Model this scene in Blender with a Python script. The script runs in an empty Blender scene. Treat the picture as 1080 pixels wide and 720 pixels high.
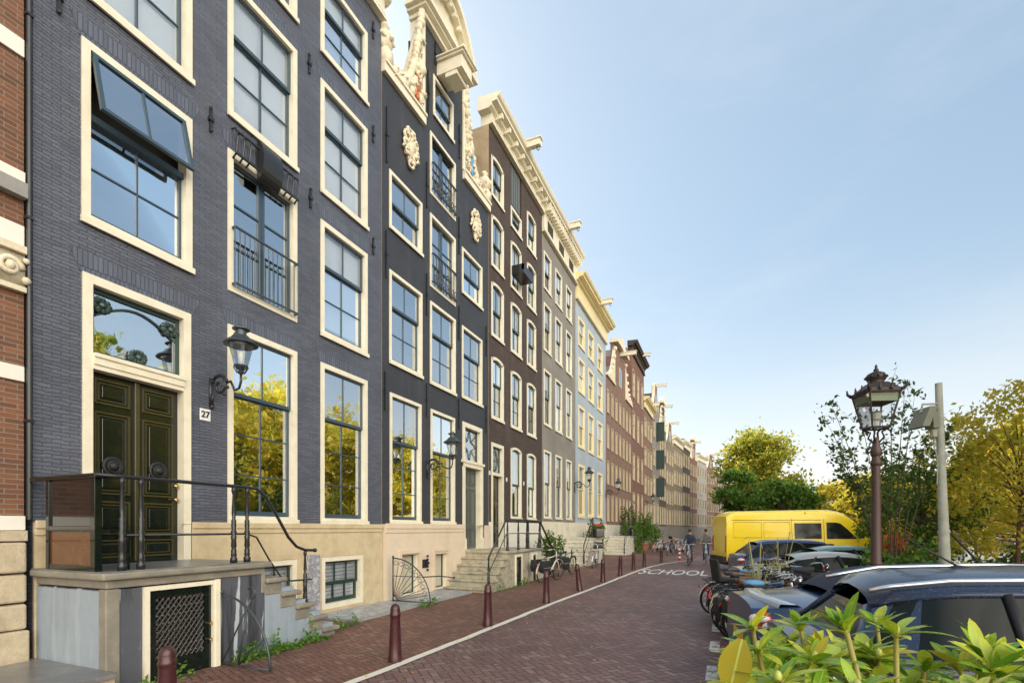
import bpy, bmesh, math, random
import numpy as np
from mathutils import Vector, Matrix
R = math.radians
random.seed(7)
sc = bpy.context.scene
COL = sc.collection
TH = R(23.08); SN, CS = math.sin(TH), math.cos(TH)
FX = -7.3                       # the plane of the house fronts; the street runs along +Y, x grows towards the canal

def spot(px, d, z=0.0):
    """ground point: column px of the photo at d metres ahead of the camera"""
    lat = (px-540)/528*d
    return Vector((lat*CS-d*SN, lat*SN+d*CS, z))
def fac(px, py, X=FX):
    D = -X; u = (px-540)/528; Y = D*(u*SN+CS)/(SN-u*CS); d = D*SN+Y*CS
    return Y, 1.8+(557-py)*d/528

# ------------------------------------------------------------------ materials
def newmat(name):
    m = bpy.data.materials.new(name); m.use_nodes = True
    nt = m.node_tree; nt.nodes.clear()
    out = nt.nodes.new('ShaderNodeOutputMaterial')
    return m, nt, out
def N(nt, typ, **kw):
    n = nt.nodes.new(typ)
    for k, v in kw.items():
        if k in n.inputs: n.inputs[k].default_value = v
        else: setattr(n, k, v)
    return n
def L(nt, a, b): nt.links.new(a, b)
def c4(c): return (c[0], c[1], c[2], 1)
def mth(nt, op, a, b=None, c=None):
    n = nt.nodes.new('ShaderNodeMath'); n.operation = op
    for i, v in enumerate((a, b, c)):
        if v is None: continue
        if isinstance(v, (int, float)): n.inputs[i].default_value = v
        else: nt.links.new(v, n.inputs[i])
    return n.outputs[0]
def mixc(nt, f, a, b, mode='MIX'):
    n = nt.nodes.new('ShaderNodeMix'); n.data_type = 'RGBA'; n.blend_type = mode
    for i, v in ((0, f), (6, a), (7, b)):
        if isinstance(v, (int, float)): n.inputs[i].default_value = v
        elif isinstance(v, tuple): n.inputs[i].default_value = c4(v)
        else: nt.links.new(v, n.inputs[i])
    return n.outputs[2]
def ramp(nt, f, lo, hi):
    n = nt.nodes.new('ShaderNodeMapRange'); n.inputs[1].default_value = lo; n.inputs[2].default_value = hi
    nt.links.new(f, n.inputs[0]); return n.outputs[0]
def noise(nt, vec, scale, detail=4, rough=.55):
    n = N(nt, 'ShaderNodeTexNoise', Scale=scale, Detail=detail, Roughness=rough)
    if vec is not None: L(nt, vec, n.inputs['Vector'])
    return n.outputs['Fac']
def coords(nt): return nt.nodes.new('ShaderNodeTexCoord').outputs['Object']
def bump(nt, h, strength=.4, dist=.01):
    b = N(nt, 'ShaderNodeBump', Strength=strength, Distance=dist); L(nt, h, b.inputs['Height']); return b.outputs[0]
def bsdf(nt, out, col, rough=.6, metal=0., spec=.5, normal=None, coat=0., **kw):
    p = nt.nodes.new('ShaderNodeBsdfPrincipled')
    for nm, v in (('Base Color', col), ('Roughness', rough), ('Metallic', metal), ('Specular IOR Level', spec), ('Coat Weight', coat)):
        if isinstance(v, tuple): p.inputs[nm].default_value = c4(v)
        elif isinstance(v, (int, float)): p.inputs[nm].default_value = v
        else: L(nt, v, p.inputs[nm])
    if normal is not None: L(nt, normal, p.inputs['Normal'])
    for k, v in kw.items(): p.inputs[k].default_value = v
    if out is not None: L(nt, p.outputs[0], out.inputs[0])
    return p

def plain(name, col, rough=.55, metal=0., var=.18, scale=6., bmp=.0, coat=0., spec=.5, dirt=None, dscale=1.2, damt=.5):
    m, nt, out = newmat(name); co = coords(nt)
    n1 = noise(nt, co, scale, 5)
    k = tuple(x*(1-var) for x in col); h = tuple(min(1, x*(1+var)) for x in col)
    c = mixc(nt, n1, k, h)
    if dirt:
        d = ramp(nt, noise(nt, co, dscale, 6, .7), .45, .7)
        c = mixc(nt, mth(nt, 'MULTIPLY', d, damt), c, dirt)
    nr = bump(nt, noise(nt, co, scale*6, 4), bmp, .01) if bmp else None
    bsdf(nt, out, c, rough, metal, spec, nr, coat)
    return m

def brick(name, c1, c2, mortar, wob=.006, bmp=.5, rough=.75, bw=.225, bh=.068, ms=.008, var=.35, dirt=(.05,.045,.04), damt=.35, coat=0):
    m, nt, out = newmat(name); co = coords(nt)
    sx = N(nt, 'ShaderNodeSeparateXYZ'); L(nt, co, sx.inputs[0])
    u = mth(nt, 'ADD', sx.outputs[0], sx.outputs[1])
    wn = mth(nt, 'MULTIPLY', mth(nt, 'SUBTRACT', noise(nt, co, 5, 3), .5), wob*4)
    wn2 = mth(nt, 'MULTIPLY', mth(nt, 'SUBTRACT', noise(nt, co, 38, 2), .5), wob*1.6)
    v = mth(nt, 'ADD', sx.outputs[2], mth(nt, 'ADD', wn, wn2))
    cb = N(nt, 'ShaderNodeCombineXYZ'); L(nt, u, cb.inputs[0]); L(nt, v, cb.inputs[1])
    b = N(nt, 'ShaderNodeTexBrick'); b.inputs['Scale'].default_value = 1
    b.inputs['Brick Width'].default_value = bw; b.inputs['Row Height'].default_value = bh
    b.inputs['Mortar Size'].default_value = ms; b.inputs['Mortar Smooth'].default_value = .35; b.inputs['Bias'].default_value = 0
    b.inputs['Color1'].default_value = c4(c1); b.inputs['Color2'].default_value = c4(c2); b.inputs['Mortar'].default_value = c4(mortar)
    L(nt, cb.outputs[0], b.inputs['Vector'])
    n1 = noise(nt, co, .9, 6, .65); n2 = noise(nt, co, 25, 4)
    c = mixc(nt, ramp(nt, n1, .3, .75), b.outputs['Color'], mixc(nt, 1., b.outputs['Color'], (1-var*.6, 1-var*.6, 1-var*.6), 'MULTIPLY'))
    c = mixc(nt, mth(nt, 'MULTIPLY', n2, .35), c, mixc(nt, 1., c, (.62, .62, .62), 'MULTIPLY'))
    mp = N(nt, 'ShaderNodeMapping'); mp.inputs['Scale'].default_value = (1.5, 1.5, .18); L(nt, co, mp.inputs[0])
    st = ramp(nt, noise(nt, mp.outputs[0], 1.4, 6, .7), .52, .75)
    c = mixc(nt, mth(nt, 'MULTIPLY', st, damt), c, dirt)
    h = mth(nt, 'ADD', mth(nt, 'MULTIPLY', b.outputs['Fac'], -1.), mth(nt, 'MULTIPLY', noise(nt, co, 60, 3), .55))
    bsdf(nt, out, c, rough, 0, .4, bump(nt, h, bmp, .012), coat)
    return m

def herring(name, c1, c2, c3, mortar, W=.1, rot=45, rough=.6, dark=(.03,.022,.022)):
    m, nt, out = newmat(name); co = coords(nt)
    mp = N(nt, 'ShaderNodeMapping'); mp.inputs['Rotation'].default_value = (0, 0, R(rot)); mp.inputs['Scale'].default_value = (1/W,)*3
    L(nt, co, mp.inputs[0])
    sx = N(nt, 'ShaderNodeSeparateXYZ'); L(nt, mp.outputs[0], sx.inputs[0])
    wv = mth(nt, 'MULTIPLY', mth(nt, 'SUBTRACT', noise(nt, co, 1.3, 3), .5), .9)
    x = mth(nt, 'ADD', sx.outputs[0], wv); y = mth(nt, 'ADD', sx.outputs[1], wv)
    i = mth(nt, 'FLOOR', x); j = mth(nt, 'FLOOR', y)
    fx = mth(nt, 'SUBTRACT', x, i); fy = mth(nt, 'SUBTRACT', y, j)
    k = mth(nt, 'FLOORED_MODULO', mth(nt, 'SUBTRACT', i, j), 4.)
    def eq(v): return mth(nt, 'COMPARE', k, float(v), .1)
    k0, k1, k2, k3 = eq(0), eq(1), eq(2), eq(3)
    hz = mth(nt, 'ADD', k0, k1)
    gx, gy = mth(nt, 'SUBTRACT', 1., fx), mth(nt, 'SUBTRACT', 1., fy)
    big = 9.
    def gate(d, on): return mth(nt, 'ADD', d, mth(nt, 'MULTIPLY', mth(nt, 'SUBTRACT', 1., on), big))
    left = gate(fx, mth(nt, 'SUBTRACT', 1., k1)); right = gate(gx, mth(nt, 'SUBTRACT', 1., k0))
    bot = gate(fy, mth(nt, 'SUBTRACT', 1., k2)); top = gate(gy, mth(nt, 'SUBTRACT', 1., k3))
    e = mth(nt, 'MINIMUM', mth(nt, 'MINIMUM', left, right), mth(nt, 'MINIMUM', bot, top))
    joint = ramp(nt, e, .03, .13)
    bi = mth(nt, 'SUBTRACT', i, k1); bj = mth(nt, 'SUBTRACT', j, k2)
    cb = N(nt, 'ShaderNodeCombineXYZ'); L(nt, bi, cb.inputs[0]); L(nt, bj, cb.inputs[1])
    wn = N(nt, 'ShaderNodeTexWhiteNoise'); wn.noise_dimensions = '2D'; L(nt, cb.outputs[0], wn.inputs['Vector'])
    wn2 = N(nt, 'ShaderNodeTexWhiteNoise'); wn2.noise_dimensions = '3D'
    vv = N(nt, 'ShaderNodeVectorMath'); vv.operation = 'ADD'; vv.inputs[1].default_value = (17, 5, 3); L(nt, cb.outputs[0], vv.inputs[0]); L(nt, vv.outputs[0], wn2.inputs['Vector'])
    c = mixc(nt, wn.outputs['Value'], c1, c2)
    c = mixc(nt, ramp(nt, wn2.outputs['Value'], .7, 1.), c, c3)
    big_n = ramp(nt, noise(nt, co, .35, 6, .6), .35, .7)
    c = mixc(nt, mth(nt, 'MULTIPLY', big_n, .45), c, dark)
    c = mixc(nt, mth(nt, 'MULTIPLY', noise(nt, co, 45, 4), .5), c, mixc(nt, 1., c, (.55, .55, .55), 'MULTIPLY'))
    c = mixc(nt, joint, mortar, c)
    sp = ramp(nt, noise(nt, co, 9, 2, .4), .76, .8)
    c = mixc(nt, mth(nt, 'MULTIPLY', sp, .35), c, (.28, .26, .22))
    h = mth(nt, 'ADD', joint, mth(nt, 'ADD', mth(nt, 'MULTIPLY', noise(nt, co, 60, 3), .4), mth(nt, 'MULTIPLY', wn.outputs['Value'], .5)))
    bsdf(nt, out, c, rough, 0, .45, bump(nt, h, .7, .008))
    return m

def glass_mat(name, refl=.42, tint=(.9,.93,.95), wob=.045, gcol=(.82,.88,.93)):
    m, nt, out = newmat(name); co = coords(nt)
    g = N(nt, 'ShaderNodeBsdfGlossy', Roughness=.015, Color=c4(gcol))
    oi = nt.nodes.new('ShaderNodeObjectInfo'); sh = N(nt, 'ShaderNodeVectorMath'); sh.operation = 'MULTIPLY_ADD'; L(nt, oi.outputs['Random'], sh.inputs[0]); sh.inputs[1].default_value = (40, 17, 23); L(nt, co, sh.inputs[2])
    L(nt, bump(nt, noise(nt, sh.outputs[0], 1.6, 3), wob, .05), g.inputs['Normal'])
    t = N(nt, 'ShaderNodeBsdfTransparent', Color=c4(tint))
    lw = N(nt, 'ShaderNodeLayerWeight', Blend=.35)
    f = mth(nt, 'ADD', mth(nt, 'MULTIPLY', lw.outputs['Fresnel'], .6), refl)
    mx = N(nt, 'ShaderNodeMixShader'); L(nt, f, mx.inputs[0]); L(nt, t.outputs[0], mx.inputs[1]); L(nt, g.outputs[0], mx.inputs[2])
    L(nt, mx.outputs[0], out.inputs[0]); return m
def rhodo_mat(name, cols, yellow):
    m, nt, out = newmat(name); geo = nt.nodes.new('ShaderNodeNewGeometry'); co = coords(nt); r = geo.outputs['Random Per Island']
    cr = nt.nodes.new('ShaderNodeValToRGB'); L(nt, r, cr.inputs[0]); el = cr.color_ramp.elements
    for i, c in enumerate(cols):
        q = el[i] if i < 2 else el.new(.5)
        q.position = i/(len(cols)-1); q.color = c4(c)
    c = mixc(nt, ramp(nt, noise(nt, co, 22, 5, .7), .52, .68), cr.outputs[0], yellow)
    c = mixc(nt, ramp(nt, noise(nt, co, 90, 3), .66, .74), c, (.10,.06,.02))
    p = bsdf(nt, None, c, .33, 0, .45, bump(nt, noise(nt, co, 70, 3), .35, .003))
    t = N(nt, 'ShaderNodeBsdfTranslucent'); L(nt, c, t.inputs[0]); mx = N(nt, 'ShaderNodeMixShader'); mx.inputs[0].default_value = .3
    L(nt, p.outputs[0], mx.inputs[1]); L(nt, t.outputs[0], mx.inputs[2]); L(nt, mx.outputs[0], out.inputs[0]); return m
def leaf_mat(name, c1, c2, c3=None, tr=.45, rough=.5, f3=.8):
    m, nt, out = newmat(name)
    geo = nt.nodes.new('ShaderNodeNewGeometry'); co = coords(nt)
    r = geo.outputs['Random Per Island']
    c = mixc(nt, r, c1, c2)
    if c3: c = mixc(nt, ramp(nt, mth(nt, 'FRACT', mth(nt, 'MULTIPLY', r, 17.3)), f3, 1.), c, c3)
    c = mixc(nt, ramp(nt, noise(nt, co, .9, 3), .35, .7), c, mixc(nt, 1., c, (.72, .85, .8), 'MULTIPLY'))
    p = bsdf(nt, None, c, rough, 0, .35)
    t = N(nt, 'ShaderNodeBsdfTranslucent'); L(nt, c, t.inputs[0])
    mx = N(nt, 'ShaderNodeMixShader'); mx.inputs[0].default_value = tr
    L(nt, p.outputs[0], mx.inputs[1]); L(nt, t.outputs[0], mx.inputs[2]); L(nt, mx.outputs[0], out.inputs[0])
    return m
def streaky(name, base, streak, white, rough=.6, amt=.8, wamt=.6):
    """stucco with long vertical stains and lime runs"""
    m, nt, out = newmat(name); co = coords(nt)
    mp = N(nt, 'ShaderNodeMapping'); mp.inputs['Scale'].default_value = (3.4, 3.4, .35); L(nt, co, mp.inputs[0])
    s1 = ramp(nt, noise(nt, mp.outputs[0], 1.6, 5, .6), .5, .62)
    mp2 = N(nt, 'ShaderNodeMapping'); mp2.inputs['Scale'].default_value = (5, 5, .5); mp2.inputs['Location'].default_value = (7, 3, 1); L(nt, co, mp2.inputs[0])
    s2 = ramp(nt, noise(nt, mp2.outputs[0], 1.3, 5, .6), .56, .6)
    c = mixc(nt, noise(nt, co, 9, 5), tuple(x*.8 for x in base), base)
    c = mixc(nt, mth(nt, 'MULTIPLY', s1, amt), c, streak)
    c = mixc(nt, mth(nt, 'MULTIPLY', s2, wamt), c, white)
    bsdf(nt, out, c, rough, 0, .4, bump(nt, noise(nt, co, 40, 4), .25, .006)); return m
def marble(name, a, b, scale=5):
    m, nt, out = newmat(name); co = coords(nt)
    n = noise(nt, co, scale, 9, .75); n2 = ramp(nt, mth(nt, 'ABSOLUTE', mth(nt, 'SUBTRACT', n, .5)), 0, .09)
    bsdf(nt, out, mixc(nt, n2, b, a), .35, 0, .5, bump(nt, n, .15, .004)); return m

M = {}
M['bluebrick'] = brick('bluebrick', (.15,.165,.21), (.108,.12,.158), (.075,.083,.11), wob=.014, bmp=1., rough=.42, damt=.75, dirt=(.10,.098,.108), ms=.005, bw=.18, bh=.046, var=.5)
M['darkpaint'] = brick('darkpaint', (.05,.054,.066), (.044,.048,.058), (.038,.041,.052), wob=.012, bmp=.5, rough=.55, damt=.4, dirt=(.11,.115,.13))
M['brownbrick'] = brick('brownbrick', (.098,.066,.055), (.072,.05,.043), (.065,.05,.044), bmp=.4, damt=.5, dirt=(.15,.12,.11))
M['greystone'] = brick('greystone', (.30,.28,.25), (.26,.245,.215), (.22,.205,.18), bw=.9, bh=.35, ms=.006, bmp=.25, damt=.65, dirt=(.17,.155,.13))
M['paleblue'] = brick('paleblue', (.46,.54,.62), (.43,.50,.58), (.40,.47,.54), bmp=.2, damt=.35, dirt=(.34,.38,.42))
M['redbrick'] = brick('redbrick', (.27,.11,.055), (.15,.07,.042), (.27,.225,.17), wob=.003, bmp=.5, ms=.006, bh=.056, damt=.2)
M['warmbrick'] = brick('warmbrick', (.30,.17,.12), (.22,.125,.09), (.24,.18,.14), bmp=.3, damt=.4, dirt=(.16,.12,.10))
M['redbrown'] = brick('redbrown', (.26,.12,.09), (.19,.09,.07), (.2,.13,.1), bmp=.3, damt=.4)
M['tanbrick'] = brick('tanbrick', (.27,.20,.13), (.21,.155,.11), (.3,.26,.2), bmp=.3)
M['creamwall'] = plain('creamwall', (.74,.68,.53), .7, dirt=(.4,.36,.28), var=.1)
M['greywall'] = plain('greywall', (.36,.35,.33), .7, dirt=(.25,.24,.22), var=.1)
M['darkwall'] = brick('darkwall', (.13,.08,.065), (.1,.065,.055), (.1,.08,.07), bmp=.3)
M['sidewall'] = plain('sidewall', (.42,.32,.2), .85, dirt=(.25,.17,.1), dscale=2, damt=.8, var=.2, bmp=.2)
M['sand'] = plain('sandstone', (.60,.49,.31), .75, dirt=(.42,.31,.17), dscale=2.2, damt=.7, var=.12, scale=8, bmp=.18)
M['peach'] = plain('peach_stone', (.70,.58,.43), .7, dirt=(.56,.44,.32), dscale=1.6, damt=.5, var=.07, scale=8, bmp=.12)
M['rough_stone'] = plain('rough_stone', (.56,.47,.33), .85, dirt=(.36,.29,.19), dscale=5, damt=.7, var=.25, scale=14, bmp=1.)
M['cream'] = plain('cream_paint', (.80,.745,.585), .42, var=.05, scale=9, dirt=(.52,.45,.30), dscale=4.5, damt=.38, bmp=.06)
M['white'] = plain('white_paint', (.80,.77,.68), .4, var=.04, scale=9, dirt=(.66,.62,.52), dscale=3, damt=.2)
M['yellowcream'] = plain('yellow_cream', (.80,.69,.40), .4, var=.05, dirt=(.7,.56,.25), dscale=2, damt=.3)  # cream-yellow paint, deepened in colour for the warm light bounced under the cornice
M['carved'] = plain('carved_stone', (.76,.69,.52), .7, var=.12, scale=12, dirt=(.42,.33,.2), dscale=6, damt=.6, bmp=.3)
M['sashblue'] = plain('sash_blue', (.045,.075,.10), .3, var=.1)
M['sashgreen'] = plain('sash_green', (.025,.05,.045), .3, var=.1)
M['sashwhite'] = plain('sash_white', (.72,.68,.56), .4, var=.05)
M['dgreen'] = plain('door_green', (.006,.011,.008), .13, var=.2, coat=.35, spec=.45)
M['olivehighlight'] = plain('door_olive_highlight', (.055,.048,.018), .25, var=.3, coat=.1)  # lighter olive puts the gloss highlights of the mouldings into their colour
M['greydoor'] = plain('door_grey', (.11,.12,.11), .4, var=.15)
M['brass'] = plain('brass', (.6,.42,.12), .3, 1.)
M['iron'] = plain('black_iron', (.022,.024,.026), .35, .2, var=.3, scale=30, coat=.2)
M['irongrey'] = plain('grey_iron', (.06,.075,.085), .35, .3, var=.3, scale=30)
M['glass'] = glass_mat('window_glass', .60, gcol=(.88,.93,.97))
M['glassblind'] = glass_mat('window_glass_blind', .22, (.97,.98,1.))
M['lampglass'] = glass_mat('lamp_glass', .03, (.97,.98,.98), wob=0)
M['carglass'] = plain('car_glass', (.010,.014,.014), .05, spec=.16)
M['blind'] = plain('white_blind', (.78,.82,.84), .8, var=.03)
M['curtain'] = plain('cream_curtain', (.72,.60,.34), .8, var=.08)
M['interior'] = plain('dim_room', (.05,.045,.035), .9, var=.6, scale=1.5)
M['shutter'] = plain('cream_shutter', (.50,.47,.36), .6, var=.08)
M['stucco'] = streaky('stoop_stucco', (.34,.40,.46), (.24,.28,.33), (.46,.52,.57), .6, .5, .25)
M['stucco2'] = streaky('stoop_front', (.10,.108,.13), (.028,.028,.033), (.52,.56,.60), .5, .9, .9)
M['bluestone'] = plain('bluestone', (.15,.15,.155), .3, var=.3, scale=4, dirt=(.33,.32,.3), dscale=2.5, damt=.6, bmp=.1)
M['stepstone'] = plain('step_stone', (.22,.205,.17), .6, var=.3, scale=7, dirt=(.38,.34,.25), dscale=4, damt=.6, bmp=.25)
M['whitestone'] = plain('white_stone', (.62,.59,.50), .6, var=.12, scale=5, dirt=(.32,.29,.22), dscale=4, damt=.7)
M['marble'] = marble('marble', (.50,.50,.52), (.20,.20,.24), 6)
M['pavestone'] = marble('pave_stone', (.42,.44,.46), (.22,.24,.27), 3)
M['road'] = herring('road_brick', (.30,.165,.15), (.21,.115,.108), (.36,.25,.22), (.06,.045,.04), .105, 45)
M['walk'] = herring('pavement_brick', (.29,.135,.095), (.21,.10,.075), (.36,.21,.15), (.05,.032,.022), .085, 20, .7)
M['kerb'] = plain('kerb_stone', (.30,.29,.27), .8, var=.2, scale=12, bmp=.3)
M['slate'] = plain('roof_slate', (.07,.06,.055), .6, var=.3, scale=12)
M['tile'] = plain('roof_tile', (.16,.07,.04), .7, var=.3, scale=12)
M['bollard'] = plain('bollard_paint', (.05,.010,.013), .35, var=.3, scale=18, dirt=(.12,.05,.04), dscale=14, damt=.35, coat=.15)
M['rust'] = plain('brown_iron', (.065,.033,.026), .5, var=.35, scale=22, bmp=.2)
M['bark'] = plain('bark', (.10,.075,.05), .9, var=.4, scale=14, bmp=.8)
M['redbark'] = plain('reddish_bark', (.15,.075,.045), .9, var=.4, scale=14, bmp=.8)
M['concrete'] = plain('pole_concrete', (.40,.41,.34), .8, var=.2, scale=10, dirt=(.2,.22,.15), dscale=4, damt=.6)
M['water'] = plain('canal_water', (.02,.035,.03), .06, var=.2, scale=.5, bmp=.25)
M['quay'] = brick('quay_wall', (.12,.08,.06), (.1,.07,.055), (.08,.07,.06))
M['leafdark'] = leaf_mat('leaf_dark', (.06,.11,.022), (.10,.16,.03), (.22,.24,.04), .4)
M['leafgreen'] = leaf_mat('leaf_green', (.07,.16,.02), (.13,.24,.035), (.26,.3,.04), .45)
M['leafgold'] = leaf_mat('leaf_gold', (.52,.48,.05), (.72,.60,.065), (.86,.55,.06), .5, f3=.6)
M['leafmix'] = leaf_mat('leaf_mixed', (.24,.31,.04), (.52,.48,.06), (.78,.57,.06), .5, f3=.55)
M['leaforange'] = leaf_mat('leaf_orange', (.5,.13,.02), (.6,.2,.03), None, .4)
M['herb'] = leaf_mat('weed_leaf', (.10,.22,.03), (.16,.30,.04), None, .4)
M['straw'] = leaf_mat('straw', (.42,.38,.16), (.5,.45,.22), None, .4)
M['black'] = plain('black_rubber', (.015,.015,.016), .6, var=.3)
M['blackfabric'] = plain('black_fabric', (.02,.021,.024), .75, var=.4, bmp=.3)
M['chrome'] = plain('chrome', (.62,.62,.62), .22, 1., var=.08)
M['alu'] = plain('brushed_metal', (.78,.77,.75), .33, 1., var=.08)
M['red'] = plain('red_plastic', (.5,.02,.015), .25, var=.1)
M['orange'] = plain('orange_plastic', (.65,.12,.02), .35, var=.1)
M['whitepl'] = plain('white_plastic', (.75,.75,.73), .35, var=.05)
M['bluecloth'] = plain('blue_cloth', (.12,.30,.52), .7, var=.1)
def carpaint(name, col, rain=False):
    m, nt, out = newmat(name); co = coords(nt)
    d = ramp(nt, noise(nt, co, 3, 5), .3, .8)
    c = mixc(nt, mth(nt, 'MULTIPLY', d, .15), col, tuple(min(1, x*1.6+.02) for x in col))
    nr = None
    if rain:
        v = N(nt, 'ShaderNodeTexVoronoi', Scale=75.); L(nt, co, v.inputs['Vector'])
        dr = ramp(nt, v.outputs['Distance'], .32, .12)
        msk = mth(nt, 'MULTIPLY', dr, ramp(nt, noise(nt, co, 30, 3), .42, .5))
        nr = bump(nt, msk, .8, .006)
        c = mixc(nt, mth(nt, 'MULTIPLY', msk, .5), c, (.25, .27, .3))
    bsdf(nt, out, c, .3, .0, .35, nr, .35, **{'Coat Roughness': .06}); return m
M['cardark'] = carpaint('paint_midnight', (.018,.032,.07), True)
M['carnavy'] = carpaint('paint_navy', (.02,.045,.11))
M['carblue'] = carpaint('paint_blue', (.02,.05,.14))
M['carsilver'] = carpaint('paint_silver', (.30,.32,.34))
M['cargreen'] = carpaint('paint_green', (.10,.20,.19))
M['vanyellow'] = carpaint('paint_yellow', (.90,.64,.012))
M['softtop'] = plain('navy_canvas', (.014,.019,.045), .8, var=.2, scale=40, bmp=.1)
def linepaint(name, col, under, lo=.44, hi=.5):
    m, nt, out = newmat(name); co = coords(nt)
    w = ramp(nt, noise(nt, co, 7, 6, .7), lo-.1, hi-.1)
    c = mixc(nt, w, under, col)
    bsdf(nt, out, c, .6, 0, .4, bump(nt, noise(nt, co, 40, 3), .3, .006)); return m
M['line'] = linepaint('line_paint', (.74,.70,.60), (.30,.24,.20), .38, .46)
M['linefaint'] = linepaint('worn_line', (.66,.65,.62), (.15,.09,.085), .5, .62)
M['text'] = linepaint('road_text', (.72,.72,.70), (.14,.10,.10), .46, .56)
M['skin'] = plain('skin', (.50,.30,.21), .6, var=.05)
M['jacket'] = plain('navy_jacket', (.03,.045,.08), .8, var=.2)
M['jacket2'] = plain('grey_jacket', (.18,.17,.16), .8, var=.2)
M['jeans'] = plain('jeans', (.07,.09,.14), .8, var=.2)
M['hair'] = plain('hair', (.04,.025,.015), .7, var=.2)
M['terracotta'] = plain('terracotta', (.30,.13,.07), .8, var=.2)
M['tarp'] = plain('blue_tarp', (.10,.30,.55), .6, var=.15)

# ------------------------------------------------------------------ mesh builder
class MB:
    def __init__(s): s.v = []; s.f = []; s.mi = []; s.cur = 0; s.T = None
    def add(s, vs, fs):
        b = len(s.v)
        if s.T is not None: vs = [tuple(s.T @ Vector(v)) for v in vs]
        s.v += [tuple(v) for v in vs]; s.f += [tuple(b+i for i in f) for f in fs]; s.mi += [s.cur]*len(fs); return s
    def box(s, x0, x1, y0, y1, z0, z1):
        return s.add([(x0,y0,z0),(x1,y0,z0),(x1,y1,z0),(x0,y1,z0),(x0,y0,z1),(x1,y0,z1),(x1,y1,z1),(x0,y1,z1)],
                     [(0,3,2,1),(4,5,6,7),(0,1,5,4),(1,2,6,5),(2,3,7,6),(3,0,4,7)])
    def pane(s, x, y0, y1, z0, z1): return s.add([(x,y0,z0),(x,y1,z0),(x,y1,z1),(x,y0,z1)], [(0,1,2,3)])
    def tube(s, pts, r, n=8, cap=True, closed=False):
        pts = [Vector(p) for p in pts]; k = len(pts)
        rs = r if isinstance(r, (list, tuple)) else [r]*k
        vs = []; up = None
        for i, p in enumerate(pts):
            if closed: t = pts[(i+1) % k]-pts[i-1]
            else: t = pts[min(i+1, k-1)]-pts[max(i-1, 0)]
            if t.length < 1e-9: t = Vector((0,0,1))
            t.normalize()
            if up is None:
                up = Vector((0,0,1)) if abs(t.z) < .9 else Vector((1,0,0))
            a = up-t*up.dot(t)
            if a.length < 1e-6: a = t.orthogonal()
            a.normalize(); up = a; b = t.cross(a)
            for j in range(n):
                w = 2*math.pi*j/n; vs.append(p+(a*math.cos(w)+b*math.sin(w))*rs[i])
        fs = []
        for i in range(k if closed else k-1):
            for j in range(n):
                a0 = i*n+j; a1 = i*n+(j+1) % n; q = ((i+1) % k)*n
                fs.append((a0, a1, q+(j+1) % n, q+j))
        if cap and not closed: fs += [tuple(range(n))[::-1], tuple(range((k-1)*n, k*n))]
        return s.add(vs, fs)
    def lathe(s, c, prof, n=12, axis='z'):
        """prof: (radius, height) pairs up the axis"""
        c = Vector(c); vs = []
        for r, h in prof:
            for j in range(n):
                w = 2*math.pi*j/n; a, b = r*math.cos(w), r*math.sin(w)
                vs.append(c+(Vector((a,b,h)) if axis == 'z' else Vector((h,a,b)) if axis == 'x' else Vector((b,h,a))))
        fs = [(i*n+j, i*n+(j+1) % n, (i+1)*n+(j+1) % n, (i+1)*n+j) for i in range(len(prof)-1) for j in range(n)]
        fs += [tuple(range(n))[::-1], tuple(range((len(prof)-1)*n, len(prof)*n))]
        return s.add(vs, fs)
    def ball(s, c, r, n=8, sq=(1,1,1)):
        c = Vector(c); k = max(4, n//2+1); vs = []
        for i in range(k+1):
            ph = math.pi*i/k
            for j in range(n):
                w = 2*math.pi*j/n
                vs.append((c.x+r*sq[0]*math.sin(ph)*math.cos(w), c.y+r*sq[1]*math.sin(ph)*math.sin(w), c.z-r*sq[2]*math.cos(ph)))
        return s.add(vs, [(i*n+j, i*n+(j+1) % n, (i+1)*n+(j+1) % n, (i+1)*n+j) for i in range(k) for j in range(n)])
    def prism(s, poly, h0, h1, axis='x'):
        """poly in the plane across the axis; x: (y,z)  y: (x,z)  z: (x,y)"""
        f = {'x': lambda p, h: (h, p[0], p[1]), 'y': lambda p, h: (p[0], h, p[1]), 'z': lambda p, h: (p[0], p[1], h)}[axis]
        n = len(poly)
        vs = [f(p, h0) for p in poly]+[f(p, h1) for p in poly]
        return s.add(vs, [tuple(range(n))[::-1], tuple(range(n, 2*n))]+[(i, (i+1) % n, n+(i+1) % n, n+i) for i in range(n)])
    def ringx(s, y0, y1, z0, z1, w, x0, x1, wb=None, wt=None):
        """rectangular frame in the facade plane"""
        wb = w if wb is None else wb; wt = w if wt is None else wt
        s.box(x0, x1, y0, y0+w, z0, z1); s.box(x0, x1, y1-w, y1, z0, z1)
        s.box(x0, x1, y0+w, y1-w, z0, z0+wb); return s.box(x0, x1, y0+w, y1-w, z1-wt, z1)
    def build(s, name, mat, parent=None, smooth=False, bevel=0, label=None, auto=False):
        me = bpy.data.meshes.new(name); me.from_pydata(s.v, [], s.f)
        mats = mat if isinstance(mat, (list, tuple)) else [mat]
        for m in mats: me.materials.append(M[m])
        if len(mats) > 1: me.polygons.foreach_set('material_index', s.mi)
        bm = bmesh.new(); bm.from_mesh(me); bmesh.ops.recalc_face_normals(bm, faces=bm.faces); bm.to_mesh(me); bm.free()
        if smooth: me.polygons.foreach_set('use_smooth', [True]*len(me.polygons))
        if auto: me.set_sharp_from_angle(angle=R(35))
        me.update()
        o = bpy.data.objects.new(name, me); COL.objects.link(o)
        if parent is not None: o.parent = parent
        if bevel:
            b = o.modifiers.new('bevel', 'BEVEL'); b.width = bevel; b.segments = 2; b.limit_method = 'ANGLE'
        if label: o['label'] = label
        return o
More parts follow.
